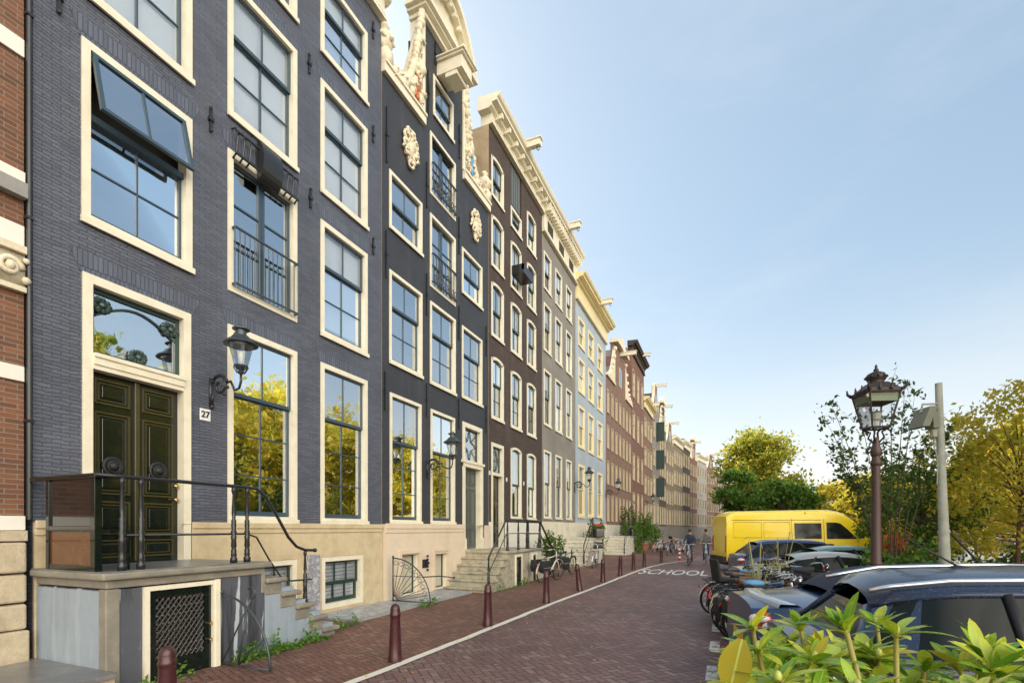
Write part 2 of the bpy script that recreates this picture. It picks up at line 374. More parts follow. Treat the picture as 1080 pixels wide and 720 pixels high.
def tag(o, label=None, cat=None, group=None, kind=None):
    for k, v in (('label', label), ('category', cat), ('group', group), ('kind', kind)):
        if v: o[k] = v
    return o
def empty(name, loc, rz=0, label=None, cat=None, group=None):
    o = bpy.data.objects.new(name, None); COL.objects.link(o); o.location = loc; o.rotation_euler = (0, 0, rz)
    o.empty_display_size = .2
    return tag(o, label, cat, group)
def copy_tree(o, loc=None, rz=None, label=None, group=None, parent=None, mats=None):
    c = o.copy(); COL.objects.link(c)
    if parent is not None: c.parent = parent
    if loc is not None: c.location = loc
    if rz is not None: c.rotation_euler = (0, 0, rz)
    if label: c['label'] = label
    if group: c['group'] = group
    for ch in o.children: copy_tree(ch, parent=c)
    return c
def baked(o):
    """replace an object's mesh by its evaluated mesh and drop the modifiers"""
    dg = bpy.context.evaluated_depsgraph_get(); dg.update()
    me = bpy.data.meshes.new_from_object(o.evaluated_get(dg)); o.modifiers.clear(); o.data = me; return o
def textmesh(name, body, size, mat, parent=None, extrude=.004, offset=0., sx=1., sy=1.):
    cu = bpy.data.curves.new(name, 'FONT'); cu.body = body; cu.size = size; cu.extrude = extrude; cu.offset = offset
    cu.align_x = 'CENTER'; cu.align_y = 'CENTER'
    t = bpy.data.objects.new(name, cu); COL.objects.link(t)
    dg = bpy.context.evaluated_depsgraph_get(); dg.update()
    me = bpy.data.meshes.new_from_object(t.evaluated_get(dg)); bpy.data.objects.remove(t)
    me.transform(Matrix.Diagonal((sx, sy, 1, 1))); me.materials.clear(); me.materials.append(M[mat])
    o = bpy.data.objects.new(name, me); COL.objects.link(o)
    if parent is not None: o.parent = parent
    return o
M['grillegrey'] = plain('grille_grey', (.075,.075,.065), .4, .3)
M['blackgloss'] = plain('black_gloss', (.012,.011,.011), .12, var=.2, coat=.6)
M['woodpanel'] = plain('varnished_wood', (.12,.045,.016), .25, var=.5, scale=9, coat=.5)
M['flowerred'] = plain('red_flower', (.6,.05,.06), .6, var=.3)
M['lampgreen'] = plain('lamp_reflector', (.12,.16,.08), .5)
M['boxgrey'] = plain('grey_box', (.20,.21,.16), .7, var=.15)
M['vanglass'] = plain('van_glass', (.010,.013,.013), .08, spec=.25)
M['vanseam'] = plain('van_seam', (.30,.19,.01), .4)
M['rhodo'] = rhodo_mat('rhodo_leaf', [(.06,.18,.012), (.15,.33,.018), (.28,.47,.025), (.50,.62,.035), (.74,.72,.06)], (.60,.60,.045))
M['rhodoyellow'] = leaf_mat('rhodo_yellow', (.55,.40,.03), (.62,.48,.05), None, .3, .35)
M['rhodostem'] = plain('rhodo_stem', (.32,.28,.06), .5); M['rhodobud'] = plain('rhodo_bud', (.45,.48,.10), .4)
CLOUD = (30., 27.5, 23.5); SKYFILL_LO, SKYFILL_HI = .42, .85; EXPO = .66
M['numyellow'] = plain('plate_yellow', (.75,.5,.02), .4); M['saddlebrown'] = plain('saddle_leather', (.18,.08,.03), .5); M['spoilersheen'] = plain('spoiler_sheen', (.32,.36,.42), .25, coat=.5)  # spoiler paled in its colour for the sky reflected on the boot lid
M['lampiron'] = plain('lamp_iron', (.035,.024,.02), .5, .2, var=.3, scale=30)
SKYG = .5; SKYT = (4.9, 5.55, 5.8)

TEX = bpy.data.textures.new('chisel', 'CLOUDS'); TEX.noise_scale = .11; TEX.noise_depth = 3
def knobbly(o, k=.07, lv=1):
    s = o.modifiers.new('s', 'SUBSURF'); s.levels = s.render_levels = lv; s.subdivision_type = 'SIMPLE'
    m = o.modifiers.new('d', 'DISPLACE'); m.texture = TEX; m.strength = k; m.mid_level = .5; m.texture_coords = 'LOCAL'; return o
M['tanframe'] = plain('aged_cream', (.50,.41,.27), .5, var=.15, scale=3)
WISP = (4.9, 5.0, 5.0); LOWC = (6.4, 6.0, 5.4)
M['oldstone'] = plain('old_stone', (.44,.40,.30), .6, var=.25, scale=6, dirt=(.13,.12,.09), dscale=5, damt=.8, bmp=.3)
# ------------------------------------------------------------------ houses (local: x out of the front, y along the street, z up)
class House:
    def __init__(s, name, Y0, w, zt, wall, label, X0=FX, ang=0., group='canal houses in one row along the street'):
        s.root = empty(name, (X0, Y0, 0), ang, label, 'house', group); s.w = w; s.zt = zt; s.wall = wall; s.op = []; s.Y0 = Y0
        s.sp = MB()
    def L(s, Y): return Y-s.Y0
    def window(s, y0, y1, z0, z1, cols=2, up=1, dn=2, frac=.36, cw=.12, sash='sashblue', frame='cream', blind=None, arch=0,
               mode='sash', sill=True, name='window', far=False, curtain=None, cwb=None, topopen=False):
        s.op.append((y0, y1, z0, z1)); rt = s.root; cwb = cw if cwb is None else cwb
        m = MB()
        m.box(-.16, .022, y0, y0+cw, z0, z1-arch); m.box(-.16, .022, y1-cw, y1, z0, z1-arch)
        m.box(-.16, .04 if sill else .022, y0+cw, y1-cw, z0, z0+cwb)
        if sill: m.box(.022, .055, y0-.02, y1+.02, z0-.03, z0+.05)
        zi1 = z1-cw
        if arch:
            n = 8; top = []; 
            for i in range(n+1):
                t = i/n; yy = y0+cw+(y1-y0-2*cw)*t; top.append((yy, z1-cw*.8-arch+arch*4*t*(1-t)*.9))
            m.prism(top+[(y0+(y1-y0)*(1-i/n), z1-arch+arch*4*(i/n)*(1-i/n)) for i in range(0, n+1)], -.16, .022)
            for sgn in (0, 1):
                pl = [(y0 if not sgn else y1, z1), ]
                pts = [(y0+(y1-y0)*(i/n), z1-arch+arch*4*(i/n)*(1-i/n)) for i in (range(0, n//2+1) if not sgn else range(n, n//2-1, -1))]
                s.sp.prism(pl+pts, -.15, 0.)
            zi1 = z1-cw*.8-arch*.35
        else: m.box(-.16, .022, y0+cw, y1-cw, z1-cw, z1)
        W = m.build(name, frame, rt)
        a0, a1, b0, b1 = y0+cw, y1-cw, z0+cwb, zi1
        zm = b1-(b1-b0)*frac
        g = MB(); q = MB()
        if mode == 'sash':
            sw = .042; bt = .022
            if not topopen: g.ringx(a0, a1, zm-.03, b1, sw, -.085, -.045, wb=.06)
            else: g.box(-.085, -.03, a0, a1, zm-.05, zm+.03)
            g.ringx(a0, a1, b0, zm-.0, sw, -.13, -.088, wb=.085, wt=.05)
            for k in range(1, cols):
                yy = a0+(a1-a0)*k/cols
                (topopen or g.box(-.08, -.05, yy-bt/2, yy+bt/2, zm, b1-sw)); g.box(-.125, -.09, yy-bt/2, yy+bt/2, b0+.05, zm-.04)
            for k in range(1, up):
                zz = zm+(b1-zm)*k/up; g.box(-.078, -.052, a0+sw, a1-sw, zz-bt/2, zz+bt/2)
            for k in range(1, dn):
                zz = b0+(zm-b0)*k/dn+.02; g.box(-.123, -.092, a0+sw, a1-sw, zz-bt/2, zz+bt/2)
            (topopen or q.pane(-.065, a0+.02, a1-.02, zm, b1-.02)); q.pane(-.108, a0+.02, a1-.02, b0+.02, zm-.02)
        elif mode == 'french':
            ym = (a0+a1)/2; bt = .03
            for (c, d) in ((a0, ym-.003), (ym+.003, a1)):
                g.ringx(c, d, b0, b1, .06, -.12, -.07)
                for k in range(1, dn+1):
                    zz = b0+(b1-b0)*k/(dn+1); g.box(-.113, -.077, c+.06, d-.06, zz-bt/2, zz+bt/2)
            q.pane(-.097, a0+.02, a1-.02, b0+.02, b1-.02)
        elif mode == 'far':
            g.box(-.10, -.06, a0, a1, zm-.04, zm+.04)
            for k in range(1, cols):
                yy = a0+(a1-a0)*k/cols; g.box(-.10, -.06, yy-.02, yy+.02, b0, zm-.04); g.box(-.10, -.06, yy-.02, yy+.02, zm+.04, b1)
            q.pane(-.08, a0, a1, b0, b1)
        if mode == 'shutter':
            q = None; h = MB()
            k = max(3, int((a1-a0)/.12))
            for i in range(k):
                h.box(-.13, -.10, a0+(a1-a0)*i/k+.004, a0+(a1-a0)*(i+1)/k-.004, b0, b1)
            h.build('shutter', 'shutter', W)
            g.ringx(a0, a1, b0, b1, .03, -.10, -.07)
        g.build('sash', sash, W)
        if q: q.build('pane', 'glassblind' if blind else 'glass', W)
        if blind:
            bb = MB(); zz = b0+(b1-b0)*(1-blind)
            if name == 'cellar_window':
                k = int((b1-b0)/.075)
                for i in range(k): bb.box(-.155, -.145, a0, a1, b0+i*.075+.006, b0+(i+1)*.075-.004)
            else: bb.box(-.15, -.145, a0+.01, a1-.01, zz, b1)
            bb.build('blind', 'blind', W)
        if curtain:
            cc = MB(); 
            for (c, d) in ((a0, a0+(a1-a0)*curtain), (a1-(a1-a0)*curtain, a1)):
                k = 14; vs = []
                for i in range(k+1):
                    yy = c+(d-c)*i/k; xx = -.20+.022*math.sin(i*1.7)
                    vs += [(xx, yy, b0), (xx, yy, b1)]
                cc.add(vs, [(2*i, 2*i+1, 2*i+3, 2*i+2) for i in range(k)])
            cc.build('curtain', 'curtain', W)
        return W
    def finish(s, z0=0., depth=9., base=None, gable=None, side=None, roof='slate', ridge=2.6, hip=False):
        """front wall with real openings, back and side walls, dark sheet for unlit rooms, roof. base: (z top, mat, proud)"""
        w = s.w; e = .004
        ys = sorted({e, w-e}|{min(max(v, e), w-e) for o in s.op for v in o[:2]})
        zs = sorted({z0, s.zt}|{v for o in s.op for v in o[2:] if z0 < v < s.zt}|({base[0]} if base else set()))
        mw, mb_ = MB(), MB()
        for i in range(len(ys)-1):
            for j in range(len(zs)-1):
                a0, a1, b0, b1 = ys[i], ys[i+1], zs[j], zs[j+1]
                if a1-a0 < 1e-5 or b1-b0 < 1e-5: continue
                cy, cz = (a0+a1)/2, (b0+b1)/2
                if any(o[0] < cy < o[1] and o[2] < cz < o[3] for o in s.op): continue
                lo = base and cz < base[0]
                x = base[2] if lo else 0.
                (mb_ if lo else mw).add([(x,a0,b0),(x,a1,b0),(x,a1,b1),(x,a0,b1)], [(0,1,2,3)])
        for (a0, a1, b0, b1) in s.op:
            lo = base and b1 <= base[0]+.01; x = base[2] if lo else 0.
            (mb_ if lo else mw).add([(x,a0,b0),(x,a1,b0),(x,a1,b1),(x,a0,b1),(-.2,a0,b0),(-.2,a1,b0),(-.2,a1,b1),(-.2,a0,b1)],
                [(0,1,5,4),(1,2,6,5),(2,3,7,6),(3,0,4,7)])
        if gable:
            mw.prism(gable, -.3, 0.)
        if s.sp.v: mw.add(s.sp.v, s.sp.f)
        # sides and back
        m = mw if side is None else MB()
        D = -depth
        m.add([(0,e,z0),(D,e,z0),(D,e,s.zt),(0,e,s.zt),(0,w-e,z0),(D,w-e,z0),(D,w-e,s.zt),(0,w-e,s.zt)], [(0,1,2,3), (4,5,6,7), (1,2,6,5)])
        mw.build('wall', s.wall, s.root)
        if side: m.build('side_wall', side, s.root)
        if base:
            x = base[2]
            mb_.add([(0,e,z0),(x,e,z0),(x,e,base[0]),(0,e,base[0])], [(0,1,2,3)]); mb_.add([(0,w-e,z0),(x,w-e,z0),(x,w-e,base[0]),(0,w-e,base[0])], [(0,1,2,3)])
            mb_.add([(0,e,base[0]),(x,e,base[0]),(x,w-e,base[0]),(0,w-e,base[0])], [(0,1,2,3)])
            mb_.build('stone_base', base[1], s.root)
        MB().box(-.6, -.55, .05, w-.05, z0+.05, s.zt-.1).build('interior', 'interior', s.root)  # dark sheet stands in for the unlit rooms behind the windows
        r = MB(); zt = s.zt-.02
        if hip: r.prism([(-.3, zt), (-depth, zt), (-depth+1.5, zt+ridge), (-2.2, zt+ridge)], .1, w-.1, 'y')
        else: r.prism([(.1, zt), (w-.1, zt), (w/2, zt+ridge)], -depth, -.32)
        r.build('roof', roof, s.root)
    def cornice(s, z0, z1, proj=.45, mat='cream', blocks=None, bw=.1, bh=.16, ends=.0, under='yellowcream'):
        """frieze from z0, moulded crown up to z1"""
        m = MB(); w = s.w; hc = z1-z0
        m.box(-.3, .10, .003, w-.003, z0, z1-.06)
        m.box(.102, .15, -.02, w+.02, z0, z0+.07)
        m.box(.102, .14, 0, w, z0+.10, z0+.13)
        steps = [(.16, .36), (.5, .24), (.75, .16), (.88, .08)]
        m.prism([(.1, z1-.42), (.1+proj*.25, z1-.36), (.1+proj*.3, z1-.27), (.1+proj*.72, z1-.25), (.1+proj*.74, z1-.17), (.1+proj*.9, z1-.12), (.1+proj, z1-.03), (.1+proj, z1), (-.3, z1+.03), (-.3, z1-.42)], -proj*.55-ends, w+proj*.3+ends, 'y')
        o = m.build('cornice', mat, s.root)
        if blocks:
            k = int(w/blocks)
            for i in range(k):
                yy = w*(i+.5)/k; MB().box(.103, .1+proj*.66, yy-bw/2, yy+bw/2, z1-.42-bh, z1-.3).build('modillion', mat, o)
        return o
    def hoist(s, y, z, length=1.1, mat='cream', th=.2):
        m = MB(); m.box(-.2, length, y-th/2, y+th/2, z, z+th*1.15); m.box(-.2, length+.05, y-th/2-.04, y+th/2+.04, z+th*1.15, z+th*1.15+.05)
        o = m.build('hoist_beam', mat, s.root)
        h = MB(); h.tube([(length-.15, y, z), (length-.15, y, z-.1), (length-.1, y, z-.17), (length-.04, y, z-.12)], .015, 6); h.build('hook', 'iron', o)
    def anchors(s, pts, h=.34):
        for (y, z) in pts:
            m = MB(); m.box(.005, .035, y-.018, y+.018, z-h/2, z+h/2); m.box(.0, .05, y-.04, y+.04, z-.03, z+.03); m.ball((.03, y, z+h/2), .03, 6); m.ball((.03, y, z-h/2), .03, 6)
            m.build('wall_anchor', 'iron', s.root)

def rail(root, name, y0, y1, z0, z1, x=.12, n=9, mat='iron', ornate=False, parent=None):
    m = MB(); 
    for z in (z0, z1): m.box(x-.015, x+.015, y0, y1, z-.015, z+.015)
    m.box(0, x, y0, y0+.03, z1-.015, z1+.015); m.box(0, x, y1-.03, y1, z1-.015, z1+.015)
    m.box(0, x, y0, y0+.03, z0-.015, z0+.015); m.box(0, x, y1-.03, y1, z0-.015, z0+.015)
    for i in range(n+1):
        yy = y0+(y1-y0)*i/n; m.tube([(x, yy, z0-.05), (x, yy, z1)], .009 if not ornate else .012, 6)
        if ornate and i < n:
            ym = yy+(y1-y0)/n/2; m.tube([(x, ym+.05*math.cos(a*.785), z0+.13+.08*math.sin(a*.785)) for a in range(8)], .01, 5, closed=True)
            m.tube([(x, yy, z1-.1), (x, ym, z1-.02), (x, yy+(y1-y0)/n, z1-.1)], .01, 5)
            m.tube([(x, yy, z0), (x, ym, z0-.08), (x, yy+(y1-y0)/n, z0)], .01, 5)
    return m.build(name, mat, root)

def volute_claw(h, y_in, y_out, z0, z1, sgn, root, crest='redpaint'):
    """carved shoulder piece against the neck of a gable: scrolls climbing towards the neck"""
    m = MB(); rnd = random.Random(int(z0*10)+int(sgn))
    W = abs(y_out-y_in)
    prof = lambda t: z0+(z1-z0)*(max(0, 1-t)**3.2)          # t from the neck outwards
    poly = [(y_in, z0)]+[(y_in+sgn*W*t, prof(t)) for t in [i/14 for i in range(15)]]
    m.prism(poly, -.12, .03)
    for i in range(26):
        t = (i/26)**1.3; zz = prof(t); yy = y_in+sgn*(W*t+.04)
        m.ball((.03, yy, zz-.02), .085+.03*rnd.random(), 8, (1, 1, 1.25))
        if t < .6:
            for k in range(3):
                z2 = z0+(zz-z0)*rnd.random(); y2 = yy+sgn*rnd.uniform(-.12, .02)
                if (y2-y_in)*sgn > .04: m.tube([(.06, y2+.06*math.cos(a), z2+.07*math.sin(a)) for a in [q*.9 for q in range(7)]], .022, 5, closed=True)
    for (cy, cz, r) in ((.30, .38, .2), (.62, .2, .13), (.2, .85, .13), (.9, .12, .09)):
        yc, zc = y_in+sgn*W*cy, z0+cz*.9
        m.tube([(.05+.004*a, yc+sgn*(r*(1-a/26))*math.cos(a*.42), zc+(r*(1-a/26))*math.sin(a*.42)) for a in range(22)], .04, 6)
    for i in range(40):
        t = rnd.random()**1.3; zz = z0+(prof(t)-z0)*rnd.random()**.6; m.ball((.04, y_in+sgn*W*t, zz), rnd.uniform(.04, .13), 7, (1, rnd.uniform(.6, 1.4), rnd.uniform(.6, 1.5)))
    o = knobbly(m.build('carved_claw', 'carved', root, smooth=True), .10)
    if crest:
        c = MB(); yc = y_in+sgn*W*.24
        for k in range(9): c.ball((.10, yc+sgn*.05*math.sin(k*1.3), z0+.14+k*.075), .075-.003*k, 7, (.6, 1, 1.2))
        knobbly(c.build('painted_beast', crest, o, smooth=True), .1)
def cartouche(root, y, z, a, b):
    m = MB(); rnd = random.Random(int(y*7)); n = 24
    m.prism([(y+a*.8*math.cos(w)*(1-.12*math.sin(3*w)), z+b*.85*math.sin(w)) for w in [2*math.pi*i/n for i in range(n)]], 0, .07)
    m.ball((.06, y, z), 1, 14, (.07, a*.45, b*.5))
    for (dy, dz, r, s_) in ((-.75, .55, .16, 1), (.75, .55, .16, -1), (-.8, -.35, .14, -1), (.8, -.35, .14, 1), (0, -1., .13, 1), (-.3, 1.0, .12, 1), (.3, 1.0, .12, -1), (-.95, .05, .11, 1), (.95, .05, .11, -1)):
        yc, zc = y+a*dy, z+b*dz; m.tube([(.05+.003*k, yc+s_*r*(1-k/22)*math.cos(k*.5), zc+r*(1-k/22)*math.sin(k*.5)) for k in range(19)], .035, 6)
    for i in range(16): w = rnd.uniform(0, 6.28); m.ball((.05, y+a*rnd.uniform(.6, 1.05)*math.cos(w), z+b*rnd.uniform(.7, 1.1)*math.sin(w)), rnd.uniform(.03, .08), 6, (1, rnd.uniform(.6, 1.5), 1))
    return knobbly(m.build('cartouche', 'carved', root, smooth=True), .07)
M['redpaint'] = plain('red_gilt', (.5,.13,.03), .5, var=.4, scale=20)

# ---- house 0: brick and stone neighbour at the left edge
h0 = House('brick_house', -3.2, 6.25, 15., 'redbrick', 'red brick house with white stone bands at the left edge')
for yy in (.8, 3.0):
    h0.window(yy, yy+1.35, 5.9, 8.2, cols=1, dn=1, frac=.35); h0.window(yy, yy+1.35, 1.95, 4.4, cols=1, dn=1, frac=.35); h0.window(yy, yy+1.35, 9.4, 11.8, cols=1, dn=1, frac=.35)
h0.finish()
def band(root, z0, z1, x, mat, name='stone_band', y0=.01, y1=6.24, segs=None):
    m = MB()
    if segs:
        for a, b in segs[1:]: band(root, z0, z1, x, mat, name, a, b)
        m.box(0.001, x, segs[0][0], segs[0][1], z0, z1)
    else: m.box(0.001, x, y0, y1, z0, z1)
    return m.build(name, mat, root, bevel=.006)
sg = [(.01, .8), (2.15, 3.0), (4.35, 6.24)]
for z0, z1, x, mt, ss in ((7.10, 7.3, .03, 'white', sg), (5.66, 5.8, .05, 'white', None), (5.49, 5.658, .11, 'kerb', None), (4.96, 5.2, .03, 'white', None), (4.87, 4.955, .09, 'carved', None),
                      (4.44, 4.5, .08, 'carved', None), (3.45, 3.62, .03, 'white', sg), (1.78, 1.94, .05, 'white', None), (1.66, 1.775, .10, 'rough_stone', None), (8.7, 8.9, .03, 'white', None), (12.2, 12.4, .05, 'white', None)):
    band(h0.root, z0, z1, x, mt, segs=ss)
m = MB(); rnd = random.Random(1)
m.box(.001, .04, .01, 6.24, 4.505, 4.865)
for i in range(22):
    y = 6.1-i*.28; m.tube([(.06, y+.11*(1-a/24)*math.cos(a*.5), 4.69+.11*(1-a/24)*math.sin(a*.5)) for a in range(18)], .03, 6)
    m.ball((.07, y, 4.69), .05, 7); m.ball((.06, y+.14, 4.58), .045, 6); m.ball((.06, y+.14, 4.8), .035, 6)
m.build('carved_frieze', 'carved', h0.root, smooth=True)
m = MB(); rnd = random.Random(5)
for j, (z0, z1) in enumerate(((1.30, 1.65), (.97, 1.29), (.67, .96))):
    y = 6.235
    for k in range(9):
        w_ = .62+.1*((j+k) % 3); m.box(.002, .10, max(.02, y-w_+.012), y, z0+.008, z1-.004); y -= w_
        if y < .2: break
bl = m.build('stone_blocks', 'rough_stone', h0.root, bevel=.025)
m = MB(); m.box(.002, .14, .02, 6.24, .0, .665); m.build('plinth', 'rough_stone', h0.root, bevel=.015)
m = MB(); m.lathe((.095, 5.93, .82), [(.065, 0), (.065, .012)], 16, 'x')
v = m.build('round_vent', 'rust', h0.root)
m = MB(); [m.box(.108, .118, 5.87, 5.99, .775+i*.02, .783+i*.02) for i in range(5)]; m.build('grille', 'iron', v)
m = MB(); m.tube([(.035, 6.275, 1.9), (.035, 6.275, 15)], .028, 8); [m.box(0, .07, 6.24, 6.31, z, z+.03) for z in (3, 5.3, 7.6, 9.9, 12.2)]
m.build('drainpipe', 'iron', h0.root, smooth=False)
h0.cornice(14.2, 15., blocks=.6)

# ---- house 1: slate blue painted brick
h1 = House('blue_brick_house', 3.12, 6.32, 14.2, 'bluebrick', 'wide slate blue painted brick house with big white windows, house number 27')
Y = h1.L
rows = ((5.60, 7.86, 1, 1), (8.40, 10.62, 1, 2), (11.15, 12.75, 1, 1))
cols1 = ((3.59, 4.98), (5.56, 6.96), (7.55, 8.94))
def awning(h, y0, y1, zt, hh, tilt, parent):
    m = MB(); T = Matrix.Translation((.01, 0, zt)) @ Matrix.Rotation(-R(tilt), 4, 'Y')
    m.T = T; m.ringx(y0, y1, -hh, 0, .05, -.02, .025); m.box(-.01, .015, (y0+y1)/2-.015, (y0+y1)/2+.015, -hh+.05, -.05)
    m.build('tilted_sash', 'sashblue', parent)
    q = MB(); q.T = T; q.pane(.0, y0+.03, y1-.03, -hh+.03, -.03); q.build('tilted_pane', 'glass', parent)
for ci, (a, b) in enumerate(cols1):
    for ri, (z0, z1, up, dn) in enumerate(rows):
        if ci == 1 and ri == 0:
            W = h1.window(Y(a), Y(b), z0, z1, mode='french', dn=2, sill=False, cw=.095); continue
        bl = None if (ci == 0 and ri == 0) else (.92 if ci or ri > 1 else .97)
        dn_ = 2 if (ci == 2 or ri == 0) else 2
        if ci == 0 and ri == 0:
            W = h1.window(Y(a), Y(b), z0, z1, dn=2, frac=.38, cw=.095, topopen=True)
            for ch in list(W.children):   # the top sash stands open: keep the lower one, hang the upper one out
                pass
            aw = (Y(a)+.11, Y(b)-.11, z1-.11, .80)
            awning(h1, *aw, 14, W)
        else: h1.window(Y(a), Y(b), z0, z1, dn=dn_, frac=.36, cw=.095, blind=bl)
h1.window(Y(5.56), Y(6.96), 1.91, 5.06, dn=3, frac=.33, cw=.095, cwb=.095); h1.window(Y(7.55), Y(8.94), 1.91, 5.06, dn=3, frac=.33, cw=.095)
h1.window(Y(7.56), Y(8.78), .20, 1.24, cols=3, up=1, dn=1, frac=.52, cw=.1, blind=1., name='cellar_window', sash='sashgreen', sill=False)
h1.window(Y(5.75), Y(6.95), .20, 1.24, cols=3, up=1, dn=1, frac=.52, cw=.1, blind=1., name='cellar_window', sash='sashgreen', sill=False)
h1.op.append((Y(3.6), Y(4.96), 1.33, 4.97))
h1.finish(base=(1.87, 'sand', .035), ridge=3)
for ya_, yb_ in ((.004, Y(3.6)), (Y(4.96), 6.31)): m = MB(); m.box(.036, .075, ya_, yb_, 1.80, 1.895); m.box(.036, .055, ya_, yb_, 1.72, 1.80); m.build('string_course', 'sand', h1.root, bevel=.01)
m = MB(); m.box(.036, .05, Y(7.18), Y(7.5), .12, 1.30); m.build('marble_patch', 'marble', h1.root)
h1.cornice(13.45, 14.3, proj=.4)
h1.anchors([(Y(5.27), fac(221, 126)[1]), (Y(7.25), fac(323, 65)[1]), (Y(7.28), fac(325, 208)[1]), (Y(9.13), fac(392, 31)[1]), (Y(9.13), fac(392, 141)[1]), (Y(9.13), fac(393, 260)[1]), (Y(3.36), 8.1), (Y(3.36), 10.8), (Y(5.27), 10.9)])
M['soldier'] = brick('soldier_course', (.148,.168,.218), (.105,.12,.165), (.07,.08,.11), wob=.012, bmp=1., rough=.45, damt=.3, dirt=(.10,.10,.112), ms=.006, bw=.055, bh=.24)
for a, b_ in cols1:
    for zt_ in (5.06 if a > 5 else 4.97, 7.86, 10.62, 12.75):
        m = MB(); m.prism([(Y(a)-.02, zt_+.002), (Y(b_)+.02, zt_+.002), (Y(b_)+.12, zt_+.26), (Y(a)-.12, zt_+.26)], .001, .007); m.build('lintel', 'soldier', h1.root)
# french balcony rail and the black hood above it
rail(h1.root, 'balcony_railing', Y(5.62), Y(6.9), 5.72, 6.62, x=.1, n=14, mat='irongrey')
m = MB(); yc = Y(6.26)
arc = [(.06+.16*math.cos(R(a)), 7.98+.34*math.sin(R(a))) for a in range(-90, 91, 15)]
m.prism(arc, yc-.2, yc+.2, 'y'); hd = m.build('hoist_hood', 'iron', h1.root, smooth=False)
m = MB()
for k in (-.62, -.5, -.38, .38, .5, .62): m.tube([(.0, yc+k, 8.22), (.1, yc+k, 8.2), (.14, yc+k, 8.05), (.1, yc+k, 7.8), (.02, yc+k, 7.74)], .014, 6)
m.box(.1, .13, yc-.64, yc+.64, 8.14, 8.17); m.box(.1, .13, yc-.64, yc+.64, 7.78, 7.81); m.build('hood_bars', 'iron', hd)
# the front door
dr = MB(); a, b = Y(3.6), Y(4.96)
dr.ringx(a, b, 1.33, 4.97, .11, -.28, .022, wb=.001); dr.box(-.2, .05, a+.11, b-.11, 3.86, 3.95); dr.box(-.2, .07, a+.11, b-.11, 3.95, 4.0); dr.box(-.2, .03, a+.11, b-.11, 3.80, 3.86)
DF = dr.build('door_frame', 'cream', h1.root, bevel=.006)
def panel_leaf(y0, y1, z0, z1, x, parent, panels, knocker=True, col='dgreen', trim='olivehighlight', name='door'):
    m = MB(); m.box(x-.05, x, y0, y1, z0, z1)
    o = m.build(name, col, parent)
    for (f0, f1) in panels:
        t = MB(); p = MB()
        c0, c1 = z0+(z1-z0)*f0, z0+(z1-z0)*f1; d0, d1 = y0+.075, y1-.075
        t.ringx(d0, d1, c0, c1, .022, x+.001, x+.022); t.ringx(d0+.045, d1-.045, c0+.045, c1-.045, .014, x+.001, x+.014)
        p.box(x+.001, x+.02, d0+.085, d1-.085, c0+.085, c1-.085) if c1-c0 > .25 else p.box(x+.001, x+.018, d0+.07, d1-.07, c0+.06, c1-.06)
        t.build('moulding', trim, o); p.build('raised_panel', col, o, bevel=.008)
    if knocker:
        k = MB(); zc = z0+(z1-z0)*.52; yc = (y0+y1)/2
        k.lathe((x+.01, yc, zc), [(.13, 0), (.13, .02), (.105, .035), (.09, .02), (.06, .02), (.05, .05), (.02, .07), (.0, .07)], 20, 'x')
        k.tube([(x+.05, yc+.07*math.cos(w), zc+.07*math.sin(w)-.01) for w in [2*math.pi*i/14 for i in range(14)]], .013, 6, closed=True)
        k.build('medallion', 'black', o, smooth=True)
    return o
a, b = Y(3.71), Y(4.85); mid = (a+b)/2
pan = ((.035, .13), (.16, .335), (.37, .80), (.84, .97))
l1 = panel_leaf(a, mid-.002, 1.33, 3.80, -.12, h1.root, pan); l2 = panel_leaf(mid+.002, b, 1.33, 3.80, -.12, h1.root, pan)
m = MB(); m.box(-.12, -.075, mid-.03, mid+.03, 1.36, 3.78); m.build('centre_post', 'olivehighlight', l1, bevel=.008)
m = MB()
for z in (2.42, 2.22): MB().lathe((-.12, b-.06, z), [(.022, 0), (.012, .03), (.03, .05), (.03, .07), (0, .085)], 10, 'x').build('door_knob', 'brass', l2, smooth=True)
m = MB(); m.ringx(a, b, 4.0, 4.86, .06, -.13, -.08)
yc = mid
arcp = [(a+.08+(b-a-.16)*t, 4.52+.22*math.sin(math.pi*t)) for t in [i/12 for i in range(13)]]
m.tube([(-.09, p, q) for p, q in arcp], .015, 6)
for (cy, cz, n_) in ((a+.14, 4.66, 9), (b-.14, 4.66, 9), (yc, 4.13, 12)):
    rr = random.Random(n_)
    for i in range(n_):
        w = 2*math.pi*i/n_; m.ball((-.075, cy+.085*math.cos(w), cz+.07*math.sin(w)), .035+.012*rr.random(), 6)
    m.ball((-.07, cy, cz), .05, 8)
TW = m.build('transom_window', 'sashgreen', h1.root)
MB().box(-.115, -.11, a+.02, b-.02, 4.03, 4.84).build('pane', 'glass', TW)
# house number
m = MB(); m.box(.0, .015, Y(5.10), Y(5.27), 3.44, 3.62); np_ = m.build('number_plate', 'whitepl', h1.root, bevel=.006)
t = textmesh('number', '27', .135, 'black', np_, .002, .004); t.rotation_euler = (R(90), 0, R(90)); t.location = (.018, Y(5.185), 3.53)
# flower pot in the window
M['yellowpot'] = plain('yellow_glaze', (.75,.55,.03), .25)
fp = empty('potted_plant', (FX-.35, 6.2, 2.07), 0, 'yellow glazed pot with a spiky plant inside a slate blue house window', 'potted plant')
MB().lathe((0,0,0), [(.10, 0), (.16, .1), (.17, .22), (.12, .32), (.13, .35), (.1, .35)], 16).build('pot', 'yellowpot', fp, smooth=True)

